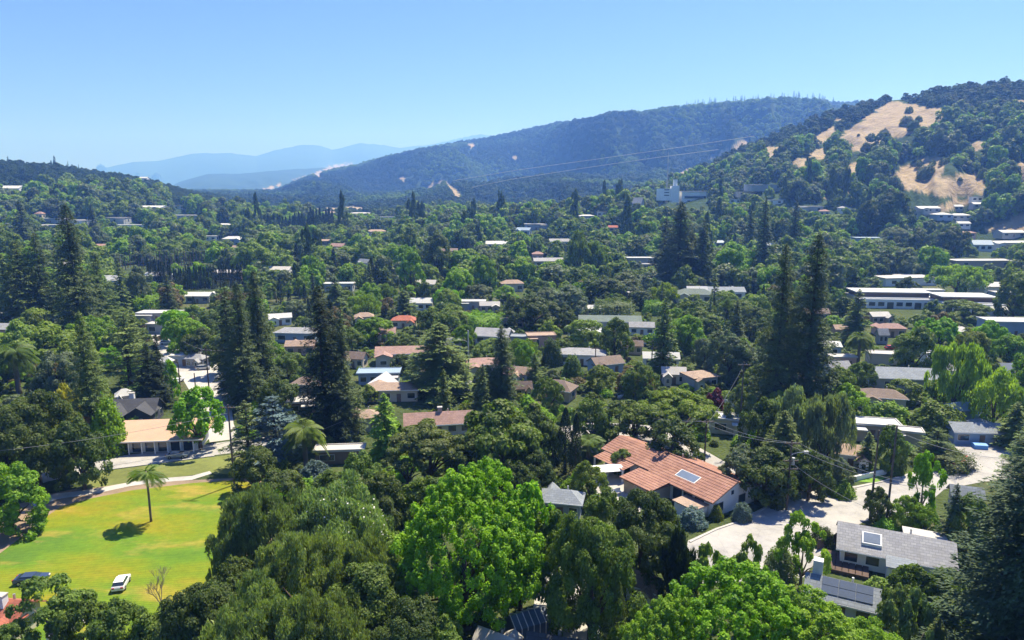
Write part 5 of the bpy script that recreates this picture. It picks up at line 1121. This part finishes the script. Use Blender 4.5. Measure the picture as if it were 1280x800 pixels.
C_FIR = (.050, .080, .030); COLN[C_FIR] = 'dark green'; T('rw',1266,470,900,212,C_FIR,'giant dark fir filling the lower corner of the photo'); T('rw',1185,600,700,34,C_RW,'pointed conifer behind the grey shingled house'); T('oak',1205,612,700,50,C_MD); T('oak',1135,700,790,66,C_MD,'mid green tree below the grey shingled house'); T('oak',1180,710,800,60,C_MD); T('loose',1105,728,850,50,C_PALE,'pale leaved young tree beside the solar panel house'); T('loose',1135,730,860,60,C_PALE,'pale leaved young tree next to the other young one'); T('rw',1160,765,880,44,C_RL)
T('loose',1148,560,652,50,C_LIME,'fresh green street tree on the corner'); T('rw',1082,538,590,26,C_RL,'pointed conifer beside the white gable'); T('oak',1113,530,590,38,C_MD,'round tree behind the two dark poles'); T('cedar',1168,532,580,48,C_DK,'layered dark shrub tree on the street corner island'); T('shrub',1170,494,540,64,C_MD,'large clipped round hedge tree'); T('hedge',1180,558,582,60,C_DK,'clipped hedge around the street corner island')
T('shrub',1120,562,585,24,C_DK,'clipped shrub ball between the pole and the street tree'); T('shrub',1118,577,592,24,C_MD); T('oak',1095,608,655,34,C_DK,'dark shrubby tree at the foot of the dark poles'); T('oak',1132,618,665,40,C_LM2); T('oak',1156,630,672,32,C_LM2); T('shrub',1108,644,665,30,C_LIME)
T('oak',1010,560,625,56,C_DK,'dark oak at the shaded street edge'); T('oak',955,560,630,70,C_DK); T('shrub',1050,596,618,36,C_LM2,'bright shrub at the end of the white garden wall'); T('oak',1045,570,612,36,C_GR); T('oak',925,555,620,60,C_GR,'grey green tree behind the tiled house gable'); T('shrub',970,608,634,20,C_DK); T('oak',985,555,610,50,C_DK)
T('shrub',927,626,650,24,C_BL,'blue grey agave like shrub by the white gable'); T('shrub',865,632,655,40,C_BL,'blue grey shrubs at the tiled house wing'); T('shrub',895,628,648,18,C_YG)
T('rw',967,300,520,52,C_RW,'slimmer giant redwood of the middle pair'); T('rw',1005,287,520,64,C_RW,'broader giant redwood of the middle pair'); T('droop',990,478,575,60,C_GR,'silvery tree below the giant redwoods'); T('droop',1030,490,590,60,C_GR,'second silvery tree toward the brown roof'); T('rw',975,510,600,50,C_RL); T('oak',945,495,575,44,C_DK)
T('umb',845,488,560,96,C_YG,'wide yellowish tree above the tiled house'); T('oak',790,500,556,80,C_MD,'green tree over the back street mouth'); T('oak',740,495,556,50,C_MD); T('oak',893,484,514,22,C_PU,'small purple leaved tree'); T('oak',925,480,540,38,C_OL,'reddish green tree beside the purple one'); T('shrub',880,472,486,34,C_MD,'clipped hedge mound beside the hip roofed house'); T('oak',840,520,585,70,C_DK)
T('oak',908,412,478,56,C_GR,'large grey green tree in the middle gardens'); T('oak',932,425,478,44,C_GR); T('oak',880,420,460,30,C_GR); T('oak',950,455,500,44,C_YG,'yellow tipped tree before the giant redwoods'); T('rw',828,370,472,34,C_RL,'thin see through pine above the white low house'); T('oak',858,392,440,44,C_LM2,'bright green tree in the middle gardens'); T('oak',875,384,420,50,C_MD)
T('shrub',715,440,474,28,C_MD,'lollipop shaped tree in the middle yard'); T('shrub',690,417,456,27,C_DK,'dark clipped egg shaped tree'); T('oak',750,455,490,36,C_YG,'yellow topped tree in the middle yard'); T('oak',795,452,506,52,C_MD,'round mid green tree below the blue walled gable'); T('oak',768,395,450,44,C_MD,'round tree above the blue walled gable'); T('oak',735,398,440,50,C_LT); T('oak',665,368,412,66,C_DK,'broad dark oak over the grey gabled house'); T('oak',706,355,395,50,C_GR,'grey oak beside the broad dark oak'); T('oak',680,358,395,40,C_GR)
T('oak',748,345,385,56,C_DK); T('oak',775,340,380,50,C_GR); T('oak',802,362,386,30,C_DK); T('hedge',765,372,398,52,C_OL,'vine covered mound between the middle roofs'); T('hedge',818,374,392,30,C_LM2,'bright clipped hedge behind the green grey roof'); T('hedge',600,388,415,52,C_LM2,'long clipped hedge bank above the grey gable')
T('oak',655,425,470,30,C_LM2); T('rw',668,440,482,22,C_RL); T('oak',685,470,520,40,C_MD); T('shrub',850,405,440,30,C_LT)
T('rw',847,250,362,56,C_RW,'dark redwood pyramid below the hilltop building'); T('rw',876,272,362,32,C_RW,'narrower redwood beside the dark pyramid'); T('rw',862,285,360,30,C_CY); T('rw',830,270,345,34,C_RW); T('droop',725,286,350,34,C_RL,'tall willow like tree above the middle gardens'); T('col',758,333,358,14,C_RL); T('droop',745,300,350,30,C_RL)
T('rw',951,245,350,28,C_RW,'tall dark fir standing above the giant pair'); T('rw',990,250,330,26,C_RW); T('rw',935,262,330,24,C_RW); T('oak',912,302,352,52,C_LM2,'bright broadleaf tree beside the tall redwoods'); T('oak',1106,235,298,60,C_DK,'great dark grove tree at the hill foot'); T('oak',1085,250,298,34,C_DK); T('oak',1145,288,325,30,C_DK,'dark round oak behind the white cube house'); T('oak',1187,282,324,44,C_DK); T('oak',1120,283,312,40,C_GR,'pale grey brown tree below the dark grove')
T('maple',1172,395,440,52,C_LIME,'lime green tree below the long white halls'); T('oak',1232,398,450,44,C_LIME,'lime tree beside the white topped building'); T('oak',1258,415,462,44,C_LM2); T('oak',1205,410,460,44,C_YG); T('droop',1190,425,520,54,C_LT,'tall loose eucalyptus in the right gardens'); T('droop',1215,430,520,40,C_LT); T('oak',1140,405,470,50,C_MD); T('col',1128,417,452,22,C_RL,'conical hedge tree by the pale drive'); T('droop',1240,455,540,64,C_LT,'feathery tree above the wavy roof'); T('oak',1222,440,500,44,C_MD)
T('date',1072,415,458,34,C_MD,'tufted palm like tree above the dark grey gable'); T('oak',1075,450,490,36,C_MD); T('rw',1068,360,430,34,C_RL,'thin pine above the tufted tree'); T('oak',1045,455,520,50,C_MD); T('shrub',1110,497,530,56,C_LM2,'rounded hedge bank under the brown grey roof'); T('oak',1130,474,505,44,C_MD); T('oak',1060,478,530,44,C_LM2); T('oak',1265,340,400,46,C_MD)
T('oak',1205,374,402,56,C_MD,'wide soft tree beside the second white hall'); T('oak',1262,370,392,30,C_YG); T('droop',1195,330,368,60,C_LT,'broad willow before the warehouse'); T('oak',1135,345,368,24,C_DK,'round tree before the pale warehouse'); T('shrub',1088,345,360,28,C_MD); T('oak',1165,373,392,20,C_MD)
T('rw',1275,520,640,60,C_RL); T('rw',1265,500,560,40,C_RL)
T('oak',508,305,345,30,C_LM2,'round bright tree right of the mid valley cypresses') ; T('oak',514,312,366,34,C_LM2); T('oak',548,288,350,44,C_OL,'tall brownish grove of trees in mid valley'); T('oak',515,282,335,24,C_OL); T('oak',570,334,378,40,C_LM2,'round green tree above the flat white roof'); T('oak',606,318,366,34,C_LM2); T('col',372,304,336,9,C_CY,'lone black cypress in the mid valley'); T('col',418,310,348,10,C_CY); T('col',351,346,380,8,C_CY); T('col',465,322,362,14,C_CY); T('col',472,330,365,12,C_CY,'cypress in the pair beside the grey gable')
T('col',585,298,322,14,C_CY); T('rw',420,345,390,30,C_RL); T('oak',530,352,385,22,C_DK); T('rw',505,362,400,36,C_RL); T('oak',468,395,430,44,C_LM2); T('oak',500,415,440,36,C_MD); T('oak',440,408,440,34,C_MD); T('oak',460,480,505,22,C_YG,'yellow green shrub tree beside the tan cottage'); T('oak',512,420,445,30,C_MD); T('oak',580,405,440,30,C_LM2); T('oak',340,425,470,40,C_LM2,'light shrubby tree beside the three dark redwoods'); T('oak',360,440,480,44,C_MD); T('shrub',363,454,470,26,C_DK,'dark dome shaped hedge by the stepped house'); T('shrub',378,460,472,16,C_LM2); T('oak',350,470,520,50,C_DK)
T('oak',318,300,345,50,C_LT,'large light green tree past the cypress row'); T('oak',225,400,440,20,C_LM2)
# rows
def ordinal(n): return {1:'first', 2:'second', 3:'third', 4:'fourth', 5:'fifth', 6:'sixth', 7:'seventh', 8:'eighth', 9:'ninth', 10:'tenth', 11:'eleventh', 12:'twelfth', 21:'21st', 22:'22nd', 23:'23rd', 31:'31st', 32:'32nd', 33:'33rd'}.get(n, f'{n}th')
def row(kind, n, p0, p1, hpx, wpx, col, label, grp, jit=3):
    for i in range(n):
        t = (i+.5)/n; px = p0[0]+(p1[0]-p0[0])*t; yb = p0[1]+(p1[1]-p0[1])*t+RNG.uniform(-jit, jit)*.4; h = hpx*RNG.uniform(.82, 1.12)
        tree_px(kind, px+RNG.uniform(-1, 1), yb-h, yb, wpx*RNG.uniform(.85, 1.2), col, label.format(n=ordinal(i+1)), group=grp)
row('col', 30, (214,362), (308,360), 30, 5.2, C_CY, '{n} dark cypress from the left end of the long formal row', 'formal cypress row')
row('col', 14, (186,352), (214,354), 28, 4.6, C_CY, '{n} slim cypress from the left at the thin end of the formal row', 'thin end of the cypress row')
row('fan', 34, (146,336), (258,332), 20, 5.6, C_GR, '{n} thin tall palm from the left in the rows behind the cypresses', 'palm rows', 5)
row('col', 12, (334,290), (380,291), 24, 5.5, C_CY, '{n} dark cypress from the left in the far row under the hill', 'far cypress row')
row('col', 9, (384,291), (418,290), 30, 6.5, C_CY, '{n} taller cypress from the left at the end of the far row', 'tall end of the far cypress row')

# ---------------------------------------------------------------- gaps kept open so that roofs, streets and lawns stay in sight
BOXES += [(-50, 606, 322, 770, 120), (120, 566, 335, 605, 125), (186, 386, 226, 440, 190), (222, 440, 285, 545, 170), (1040, 598, 1290, 650, 118), (960, 612, 1060, 690, 110), (1150, 545, 1250, 600, 130),
 (858, 655, 1000, 705, 100), (755, 532, 835, 562, 140), (668, 690, 745, 790, 85), (735, 575, 800, 620, 120), (1035, 580, 1110, 612, 125)]
PROT = []
for t in TREES:
    if t.get('kind') == 'car': continue
    hh = t['h']*F/t['dep']; ww = t['w']*F/t['dep']
    PROT.append((t['px']-ww*.32, t['py']-hh*.42, t['px']+ww*.32, t['py']+hh*.15, t['dep']))
BX = np.array(BOXES+PROT)
ROADS_PX = [[(-60,600),(130,570),(340,545),(345,640),(330,760),(100,840),(-150,850)], [(184,384),(222,384),(232,420),(272,448),(292,520),(302,552),(255,556),(244,500),(206,452),(186,410)],
 [(845,735),(860,672),(985,607),(1105,592),(1170,580),(1188,553),(1200,540),(1400,552),(1420,610),(1290,606),(1180,618),(1080,656),(1010,725)], [(700,530),(840,532),(985,607),(962,634),(840,575),(700,570)], [(650,840),(690,690),(720,682),(745,700),(752,838)]]
def free(x, y, w, own, D_, strict=True):
    """which of the points may carry a tree w wide"""
    z = height(x, y); px, py, dep = project(x, y, z); ok = np.ones(len(x), bool)
    for P in ROADS_PX: ok &= ~(inpoly(px, py, P) & (dep < 230) & (dep > 0))
    for h in HOUSES: ok &= np.hypot(x-h['x'], y-h['y']) > h['r']+w*.30
    for t in own: ok &= np.hypot(x-t['x'], y-t['y']) > .36*(t['w']+w)
    return ok
def sight(x, y, w, h):
    z = height(x, y); px, _, dep = project(x, y, z+h*.5); _, yt, _ = project(x, y, z+h*.95); _, yb, _ = project(x, y, z); ww = w*.42*F/np.maximum(dep, 1)
    ok = np.ones(len(x), bool)
    for b in BX: ok &= ~((px+ww > b[0]) & (px-ww < b[2]) & (yt < b[3]) & (yb > b[1]) & (dep < b[4]-3))
    return ok
rs = np.random.default_rng(5)
def jitter_grid(D0, D1, sp, a0=-44, a1=44):
    xs = np.arange(-D1, D1, sp); ys = np.arange(0, D1, sp); X, Y = np.meshgrid(xs, ys); X = X+rs.uniform(-.42, .42, X.shape)*sp; Y = Y+rs.uniform(-.42, .42, Y.shape)*sp
    X = X.ravel(); Y = Y.ravel(); D = np.hypot(X, Y); A = np.degrees(np.arctan2(X, Y)); k = (D > D0) & (D < D1) & (A > a0) & (A < a1); return X[k], Y[k]
C_BR=(.15,.125,.055); COLN[C_BR] = 'brownish'
PAL = [C_DK, C_DK, C_MD, C_MD, C_LT, C_LT, C_OL, C_GR, C_LM2, C_LM2, C_RL, C_YG, C_MD, C_BR]; PALN = np.array(PAL)
rest = []     # everything past the individually built ones
X, Y = jitter_grid(72, 340, 7.6); D = np.hypot(X, Y); Wt = rs.uniform(6.5, 12.5, len(X)); Ht = Wt*rs.uniform(.75, 1.15, len(X))
ok = free(X, Y, Wt, [t for t in TREES], D) & sight(X, Y, Wt, Ht)
X2, Y2 = jitter_grid(72, 300, 4.6, -40, 40)   # shrubs in the gaps that are too small for a tree
sm = free(X2, Y2, 2.2, [], 0); X2, Y2 = X2[sm], Y2[sm]; W2 = rs.uniform(1.8, 4.2, len(X2)); H2 = W2*rs.uniform(.55, .9, len(X2)); ok2 = free(X2, Y2, W2, [t for t in TREES if t['w'] < 6], 0) & (vnoise(X2/9., Y2/9., 61) > .33) & sight(X2, Y2, W2, H2)
zi = height(X, Y); pxs, pys, _ = project(X, Y, zi); inf = (pxs > -30) & (pxs < 1310) & (pys < 860)
order = [i for i in np.argsort(D) if ok[i]]; cnt = {'oak': sum(1 for t in TREES if t.get('kind') in ('oak', 'umb')), 'rw': 0}; placed = []
for i in order:
    x, y, w, h = X[i], Y[i], Wt[i], Ht[i]
    if placed and min((x-a)**2/(.42*(w+c))**2+(y-b)**2/(.42*(w+c))**2 for a, b, c in placed[-160:]) < 1: continue
    placed.append((x, y, w)); r = rs.random(); col = PAL[rs.integers(len(PAL))]
    if not inf[i]: rest.append((x, y, w, h, 0, col)); continue
    wpx = w*F/D[i]
    if r < .05 and D[i] > 140: plant('rw', x, y, w*.55, h*1.9, C_RW if rs.random() < .5 else C_RL, None, wpx*.6)
    elif r < .13 and D[i] > 120: plant('col', x, y, 2.2, h*1.1, C_CY, None, wpx*.3)
    elif r < .22: plant('droop', x, y, w, h, col, None, wpx)
    elif r < .28: plant('loose', x, y, w*.8, h, col, None, wpx)
    elif cnt['oak'] < 285: plant('oak', x, y, w, h, col, None, wpx); cnt['oak'] += 1
    else: rest.append((x, y, w, h, 0, col))
si = [i for i in np.argsort(np.hypot(X2, Y2)) if ok2[i]]
ns = 0
for i in si:
    p2 = project(X2[i], Y2[i], 0.)
    if -20 < p2[0] < 1300 and p2[1] < 830 and ns < 230: plant('shrub', X2[i], Y2[i], W2[i], H2[i], [C_MD, C_LT, C_LM2, C_DK, C_LM2, C_YG, C_GR, C_LIME][rs.integers(8)], None, 12, 'low shrubs filling the gardens'); ns += 1
    else: rest.append((X2[i], Y2[i], W2[i], H2[i], 0, PAL[rs.integers(len(PAL))]))
# lone oaks on the golden slopes
for px, yb, w in ((1105,173,16),(1133,158,17),(1148,152,9),(1136,141,10),(1142,163,16),(1088,177,13),(1084,191,18),(1158,224,25),(1117,237,22),(1149,208,10),(1166,206,8),(1073,170,4),(1200,226,6),(1230,222,16),(1180,206,12)):
    tree_px('ball', px, yb-w*.86, yb, w, C_DK, None, group='lone oaks on the golden slopes')
for px, yb, w in ((67,203,12),(84,206,8),(98,208,6),(127,214,13),(172,220,6),(196,224,12),(10,199,6)):
    tree_px('ball', px, yb-w*.75, yb+1, w, C_DK, None, group='round trees on the green hill crest')

# ---------------------------------------------------------------- woods: points for the masses nobody could count
def keepout(X, Y, w, h, depth_sight=True):
    Z = height(X, Y); ok = np.ones(len(X), bool)
    for q in HOUSES:
        if q['dep'] > 150: ok &= (np.abs(X-q['x']) > q['r']+w*.3) | (np.abs(Y-q['y']) > q['r']+w*.3)
    for t in TREES:
        if t.get('dep', 0) > 200 or (t['x']**2+t['y']**2) > 40000: ok &= (np.abs(X-t['x']) > .34*(t['w']+w)) | (np.abs(Y-t['y']) > .34*(t['w']+w))
    return ok & sight(X, Y, w, h)
def clustered(X, Y, s): return vnoise(X/s, Y/s, 77)
def wood(name, label, pts, protos, cat='woodland'):
    """one object: every point carries one tree of the wood"""
    n = len(pts['x']); z = height(pts['x'], pts['y'])-.25
    me = bpy.data.meshes.new(name); me.vertices.add(n); me.vertices.foreach_set('co', np.stack([pts['x'], pts['y'], z], 1).reshape(-1).astype(np.float32))
    a = me.attributes.new('size', 'FLOAT_VECTOR', 'POINT'); a.data.foreach_set('vector', np.stack([pts['w'], pts['w'], pts['h']], 1).reshape(-1).astype(np.float32))
    a = me.attributes.new('turn', 'FLOAT_VECTOR', 'POINT'); r = np.zeros((n, 3)); r[:, 2] = rs.uniform(0, 6.28, n); a.data.foreach_set('vector', r.reshape(-1).astype(np.float32))
    a = me.attributes.new('tint', 'FLOAT_COLOR', 'POINT'); c = np.ones((n, 4)); c[:, :3] = pts['c']; a.data.foreach_set('color', c.reshape(-1).astype(np.float32))
    a = me.attributes.new('which', 'INT', 'POINT'); a.data.foreach_set('value', pts['k'].astype(np.int32))
    o = link(name, me); tag(o, label, None, None, 'stuff')
    g = bpy.data.node_groups.new(name, 'GeometryNodeTree'); g.interface.new_socket('Geometry', in_out='INPUT', socket_type='NodeSocketGeometry'); g.interface.new_socket('Geometry', in_out='OUTPUT', socket_type='NodeSocketGeometry')
    gi = g.nodes.new('NodeGroupInput'); go = g.nodes.new('NodeGroupOutput'); L = g.links.new
    def attr(nm, t):
        q = g.nodes.new('GeometryNodeInputNamedAttribute'); q.data_type = t; q.inputs[0].default_value = nm; return next(s for s in q.outputs if s.enabled and s.name == 'Attribute')
    jn = g.nodes.new('GeometryNodeJoinGeometry'); outs = []
    for i, p in enumerate(protos):
        V, var, mi = p.crown_i; key = 'crown_of_'+name
        m2 = quads_mesh('wood_crown', V, var, mi); ob = bpy.data.objects.new('wood_crown', m2)
        oi = g.nodes.new('GeometryNodeObjectInfo'); oi.inputs['Object'].default_value = ob; oi.inputs['As Instance'].default_value = False
        ip = g.nodes.new('GeometryNodeInstanceOnPoints'); cmp_ = g.nodes.new('FunctionNodeCompare'); cmp_.data_type = 'INT'; cmp_.operation = 'EQUAL'
        L(attr('which', 'INT'), cmp_.inputs[2]); cmp_.inputs[3].default_value = i
        L(gi.outputs[0], ip.inputs['Points']); L(cmp_.outputs[0], ip.inputs['Selection']); L(oi.outputs['Geometry'], ip.inputs['Instance'])
        L(attr('turn', 'FLOAT_VECTOR'), ip.inputs['Rotation']); L(attr('size', 'FLOAT_VECTOR'), ip.inputs['Scale']); L(ip.outputs[0], jn.inputs[0])
    L(jn.outputs[0], go.inputs[0]); md = o.modifiers.new('wood', 'NODES'); md.node_group = g
    return o
def tints(n, pal, X, Y, s=60., j=.12):
    pal = np.array(pal); q = .45 if s < 200 else .15; c = (vnoise(X/s, Y/s, 55) if s < 200 else np.clip(fbm(X/s, Y/s, 57, 3)*2-.5, 0, 1))*(1-q)+rs.random(n)*q; i = np.clip((c*len(pal)).astype(int), 0, len(pal)-1)
    return pal[i]*rs.uniform(1-j, 1+j, (n, 1))
# valley wood
X, Y = jitter_grid(335, 1000, 8.6, -46, 46); D = np.hypot(X, Y); Z = height(X, Y)
w = rs.uniform(7, 17, len(X))*(1+np.clip((D-400)/1500, 0, .3)); h = w*rs.uniform(.7, 1.35, len(X)); con = (rs.random(len(X)) < .035) & (D < 760); w = np.where(con, w*.5, w); h = np.where(con, h*1.8, h)
k = keepout(X, Y, w, h) & ~gold_wide(X, Y, Z, w, h); X, Y, w, h, con = X[k], Y[k], w[k], h[k], con[k]
rx = np.array([r[0] for r in rest]); ry = np.array([r[1] for r in rest]); rw_ = np.array([r[2] for r in rest]); rh = np.array([r[3] for r in rest]); rc_ = np.array([r[5] for r in rest])
vp = PR['oak0']+PR['rw0']; kk = np.where(con, 5+rs.integers(0, 2, len(X)), rs.integers(0, 5, len(X)))
cc = tints(len(X), [C_DK, C_MD, C_LT, C_MD, C_LM2, C_MD, C_GR, C_LT, C_DK, C_LM2, C_LT, C_BR], X, Y, 45.); cc[con] = C_RW
k1 = rs.integers(0, 5, len(rx)); vprotos = vp
pts = dict(x=np.concatenate([X, rx]), y=np.concatenate([Y, ry]), w=np.concatenate([w, rw_]), h=np.concatenate([h, rh]), c=np.concatenate([cc, rc_*rs.uniform(.88, 1.12, (len(rx), 1))]), k=np.concatenate([kk, k1]))
wood('valley_woodland', 'continuous tree cover filling the valley between the houses', pts, vprotos)
# hillside woods
def hill_wood(name, label, D0, D1, a0, a1, sp, w0, w1, pal, bare=.0, minz=22):
    X, Y = jitter_grid(D0, D1, sp, a0, a1); Z = height(X, Y); w = rs.uniform(w0, w1, len(X)); h = w*rs.uniform(.6, .95, len(X))
    k = ~gold_wide(X, Y, Z, w, h)
    e = 6.; nx = height(X+e, Y)-Z; ny = height(X, Y+e)-Z; D = np.hypot(X, Y); facing = (Z-CAMH)/D-(nx*X+ny*Y)/D/e       # drop what faces away
    k &= (facing < .12); 
    if bare: k &= vnoise(X/38., Y/38., 91) > bare
    X, Y, w, h = X[k], Y[k], w[k], h[k]
    if D0 < 1400: k = keepout(X, Y, w, h); X, Y, w, h = X[k], Y[k], w[k], h[k]
    n = len(X); print(name, n)
    return wood(name, label, dict(x=X, y=Y, w=w, h=h, c=tints(n, pal, X, Y, 70. if D0 < 1400 else 240.), k=rs.integers(0, 5, n)), PR['oak0'])
HP = [(.034,.072,.026), (.044,.088,.030), (.034,.070,.026), (.055,.105,.032), (.042,.085,.030)]; RP = [(.028,.062,.022), (.036,.078,.026), (.040,.085,.028), (.055,.11,.032), (.11,.19,.042), (.15,.24,.05)]
hill_wood('hillside_woodland', 'dense oak woods over the near green and golden hills', 1000, 1480, -12, 46, 9.6, 7, 15, HP, .0)
hill_wood('scrub_woodland', 'fine textured scrub oak covering the green hill', 1000, 1480, -46, -12, 7.5, 6, 11, HP, .0)
hill_wood('ridge_woodland', 'bluish woods covering the long middle ridge', 1480, 3420, -40, 44, 16.5, 13, 22, RP, .0)

# conifers along the crest behind the right hill
for i in range(64):
    px = 858+i*2.9+RNG.uniform(-1.4, 1.4); a = azim(px, 127); x, y = 3250*sin(a), 3250*cos(a); h = RNG.uniform(22, 52)
    plant('rw', x, y, h*.32, h, C_RW, 'small conifer spike in the row on the blue ridge crest', 5, 'conifers on the blue ridge crest')

# ---------------------------------------------------------------- labels: say which tree by what it stands beside
LM = [('the lone palm on the lawn',190,620),('the great dark oak',52,540),('the charcoal house',166,510),('the tan flat roofed house',203,545),('the red garage roof',6,760),('the bare tree',203,730),('the date palm near the great oak',24,455),
 ('the layered cedar',164,430),('the twin dark conifers',197,465),('the lime maple at the side street',251,520),('the three dark redwoods',300,430),('the twin redwoods',415,460),('the blue grey cedar',346,540),('the stepped brown house',391,480),
 ('the arched window house',457,520),('the pergola house',503,440),('the broad pine',551,450),('the long tan roofed house',548,522),('the pink roofed beige house',603,455),('the grey gabled house',617,418),('the huge lime tree',580,670),
 ('the blossoming pale tree',430,650),('the soft olive trees',350,680),('the paved driveway',700,740),('the red tiled house',850,600),('the grey roof by the lime shrubs',702,625),('the weeping blackish tree',848,710),('the curved canopy',757,600),
 ('the solar panel house',1053,733),('the grey shingled house',1118,680),('the giant dark fir',1250,680),('the street corner island',1175,570),('the white gabled house',1062,565),('the crosspole on the main street',983,600),('the silvery trees',1005,540),
 ('the giant redwood pair',985,420),('the purple leaved tree',893,500),('the tan hip roofed house',875,470),('the blue walled gable',757,452),('the lollipop tree',715,460),('the brown pyramid roof',699,482),('the pinkish stucco house',676,420),
 ('the vine covered mound',765,388),('the green grey hipped house',868,366),('the dark redwood pyramid',847,310),('the white office block',800,325),('the white hilltop building',850,240),('the jumble of grey roofs',685,326),('the white terrace house',621,303),
 ('the flat white chimney roof',592,378),('the far cypress row',370,280),('the formal cypress row',260,350),('the palm rows',200,325),('the tallest left redwood',103,330),('the hillside white building',90,277),('the long white halls',1116,372),
 ('the second white hall',1208,378),('the lime tree by the halls',1172,415),('the broad gabled house',1126,465),('the round hedge tree',1170,515),('the eucalyptus',1195,470),('the wavy grey roof',1222,535),('the allotment cottages',1105,400),
 ('the terraced villas',1185,265),('the pale blue gabled house',1226,305),('the shopping row',1225,325),('the dark grove at the hill foot',1106,265),('the large golden slope',1115,160),('the lower golden slope',1180,230),('the blue walled house',372,415),
 ('the mid valley grey gable',456,328),('the side street bend',245,420),('the back street',795,550),('the cream flat roof',912,525),('the long white ridge house',955,232),('the ridge top villa',180,222)]
def label_trees():
    used = set(); G = {}
    for t in TREES:
        o = t.get('o')
        if o is None: continue
        if t['label']: continue
        sz = t['h']; 
        bestd = 1e9; best = None
        for nm, lx, ly in LM:
            d = hypot(t['px']-lx, (t['py']-ly)*1.3)
            if d < bestd and d > 3: bestd, best = d, (nm, lx, ly)
        nm, lx, ly = best; dx, dy = t['px']-lx, t['py']-ly
        if abs(dy) > abs(dx)*.8: rel = 'behind' if dy < 0 else 'in front of'
        else: rel = 'left of' if dx < 0 else 'right of'
        G.setdefault((t['col'], t['word'], rel, nm), []).append((bestd, t))
    ORD = ['nearest', 'second nearest', 'third nearest', 'fourth nearest', 'fifth nearest', 'sixth nearest', 'seventh nearest', 'eighth nearest', 'ninth nearest', 'tenth nearest']
    for (c, wd, rel, nm), L in G.items():
        L.sort(key=lambda q: q[0])
        if len(L) == 1: L[0][1]['o']['label'] = f'{c} {wd} {rel} {nm}'
        else:
            for i, (_, t) in enumerate(L):
                o_ = ORD[i] if i < len(ORD) else f'number {i+1} counted'
                t['o']['label'] = f'{o_} {c} {wd} {rel} {nm}'
label_trees()
for h in HOUSES:
    o = h.get('o')
    if o is not None:
        for k_ in ('_w', '_d'):
            if k_ in o: del o[k_]
print('TREES', len(TREES), 'rest', len(rest))

# ---------------------------------------------------------------- haze: one closed box of even air
def haze():
    o = MB().box(-17500, 17500, -17500, 17500, -60, 1350).build('haze', None); tag(o, 'pale blue summer haze lying over the valley', None, None, 'stuff')
    m, nt = nmat('haze_air'); v = N(nt, 'ShaderNodeVolumePrincipled'); v.inputs['Color'].default_value = (.15, .35, 1.0, 1); v.inputs['Absorption Color'].default_value = (.8, .8, .9, 1); v.inputs['Density'].default_value = HAZE; v.inputs['Anisotropy'].default_value = .25
    ou = N(nt, 'ShaderNodeOutputMaterial'); nt.links.new(v.outputs[0], ou.inputs['Volume']); o.data.materials.clear(); o.data.materials.append(m); return o
haze()
import OpenImageIO as oiio, numpy as np
a=oiio.ImageBuf('/workdir/render_main.png').get_pixels(oiio.UINT8)[...,:3].astype(float)
k=a.shape[1]/1024
for n,(x,y,r) in {'top':(500,10,8),'mid':(500,60,8),'horL':(120,140,5),'horM':(450,130,4),'farm':(270,165,3),'ridge':(480,175,8),'ridge2':(650,130,10),'lhill':(100,180,6),'rhill':(900,150,6),'lawn':(80,530,15),'road':(790,510,5),'gold':(890,125,4)}.items():
    print(n,(x*1.25,y*1.25),a[int((y-r)*k):int((y+r)*k),int((x-r)*k):int((x+r)*k)].reshape(-1,3).mean(0).round())
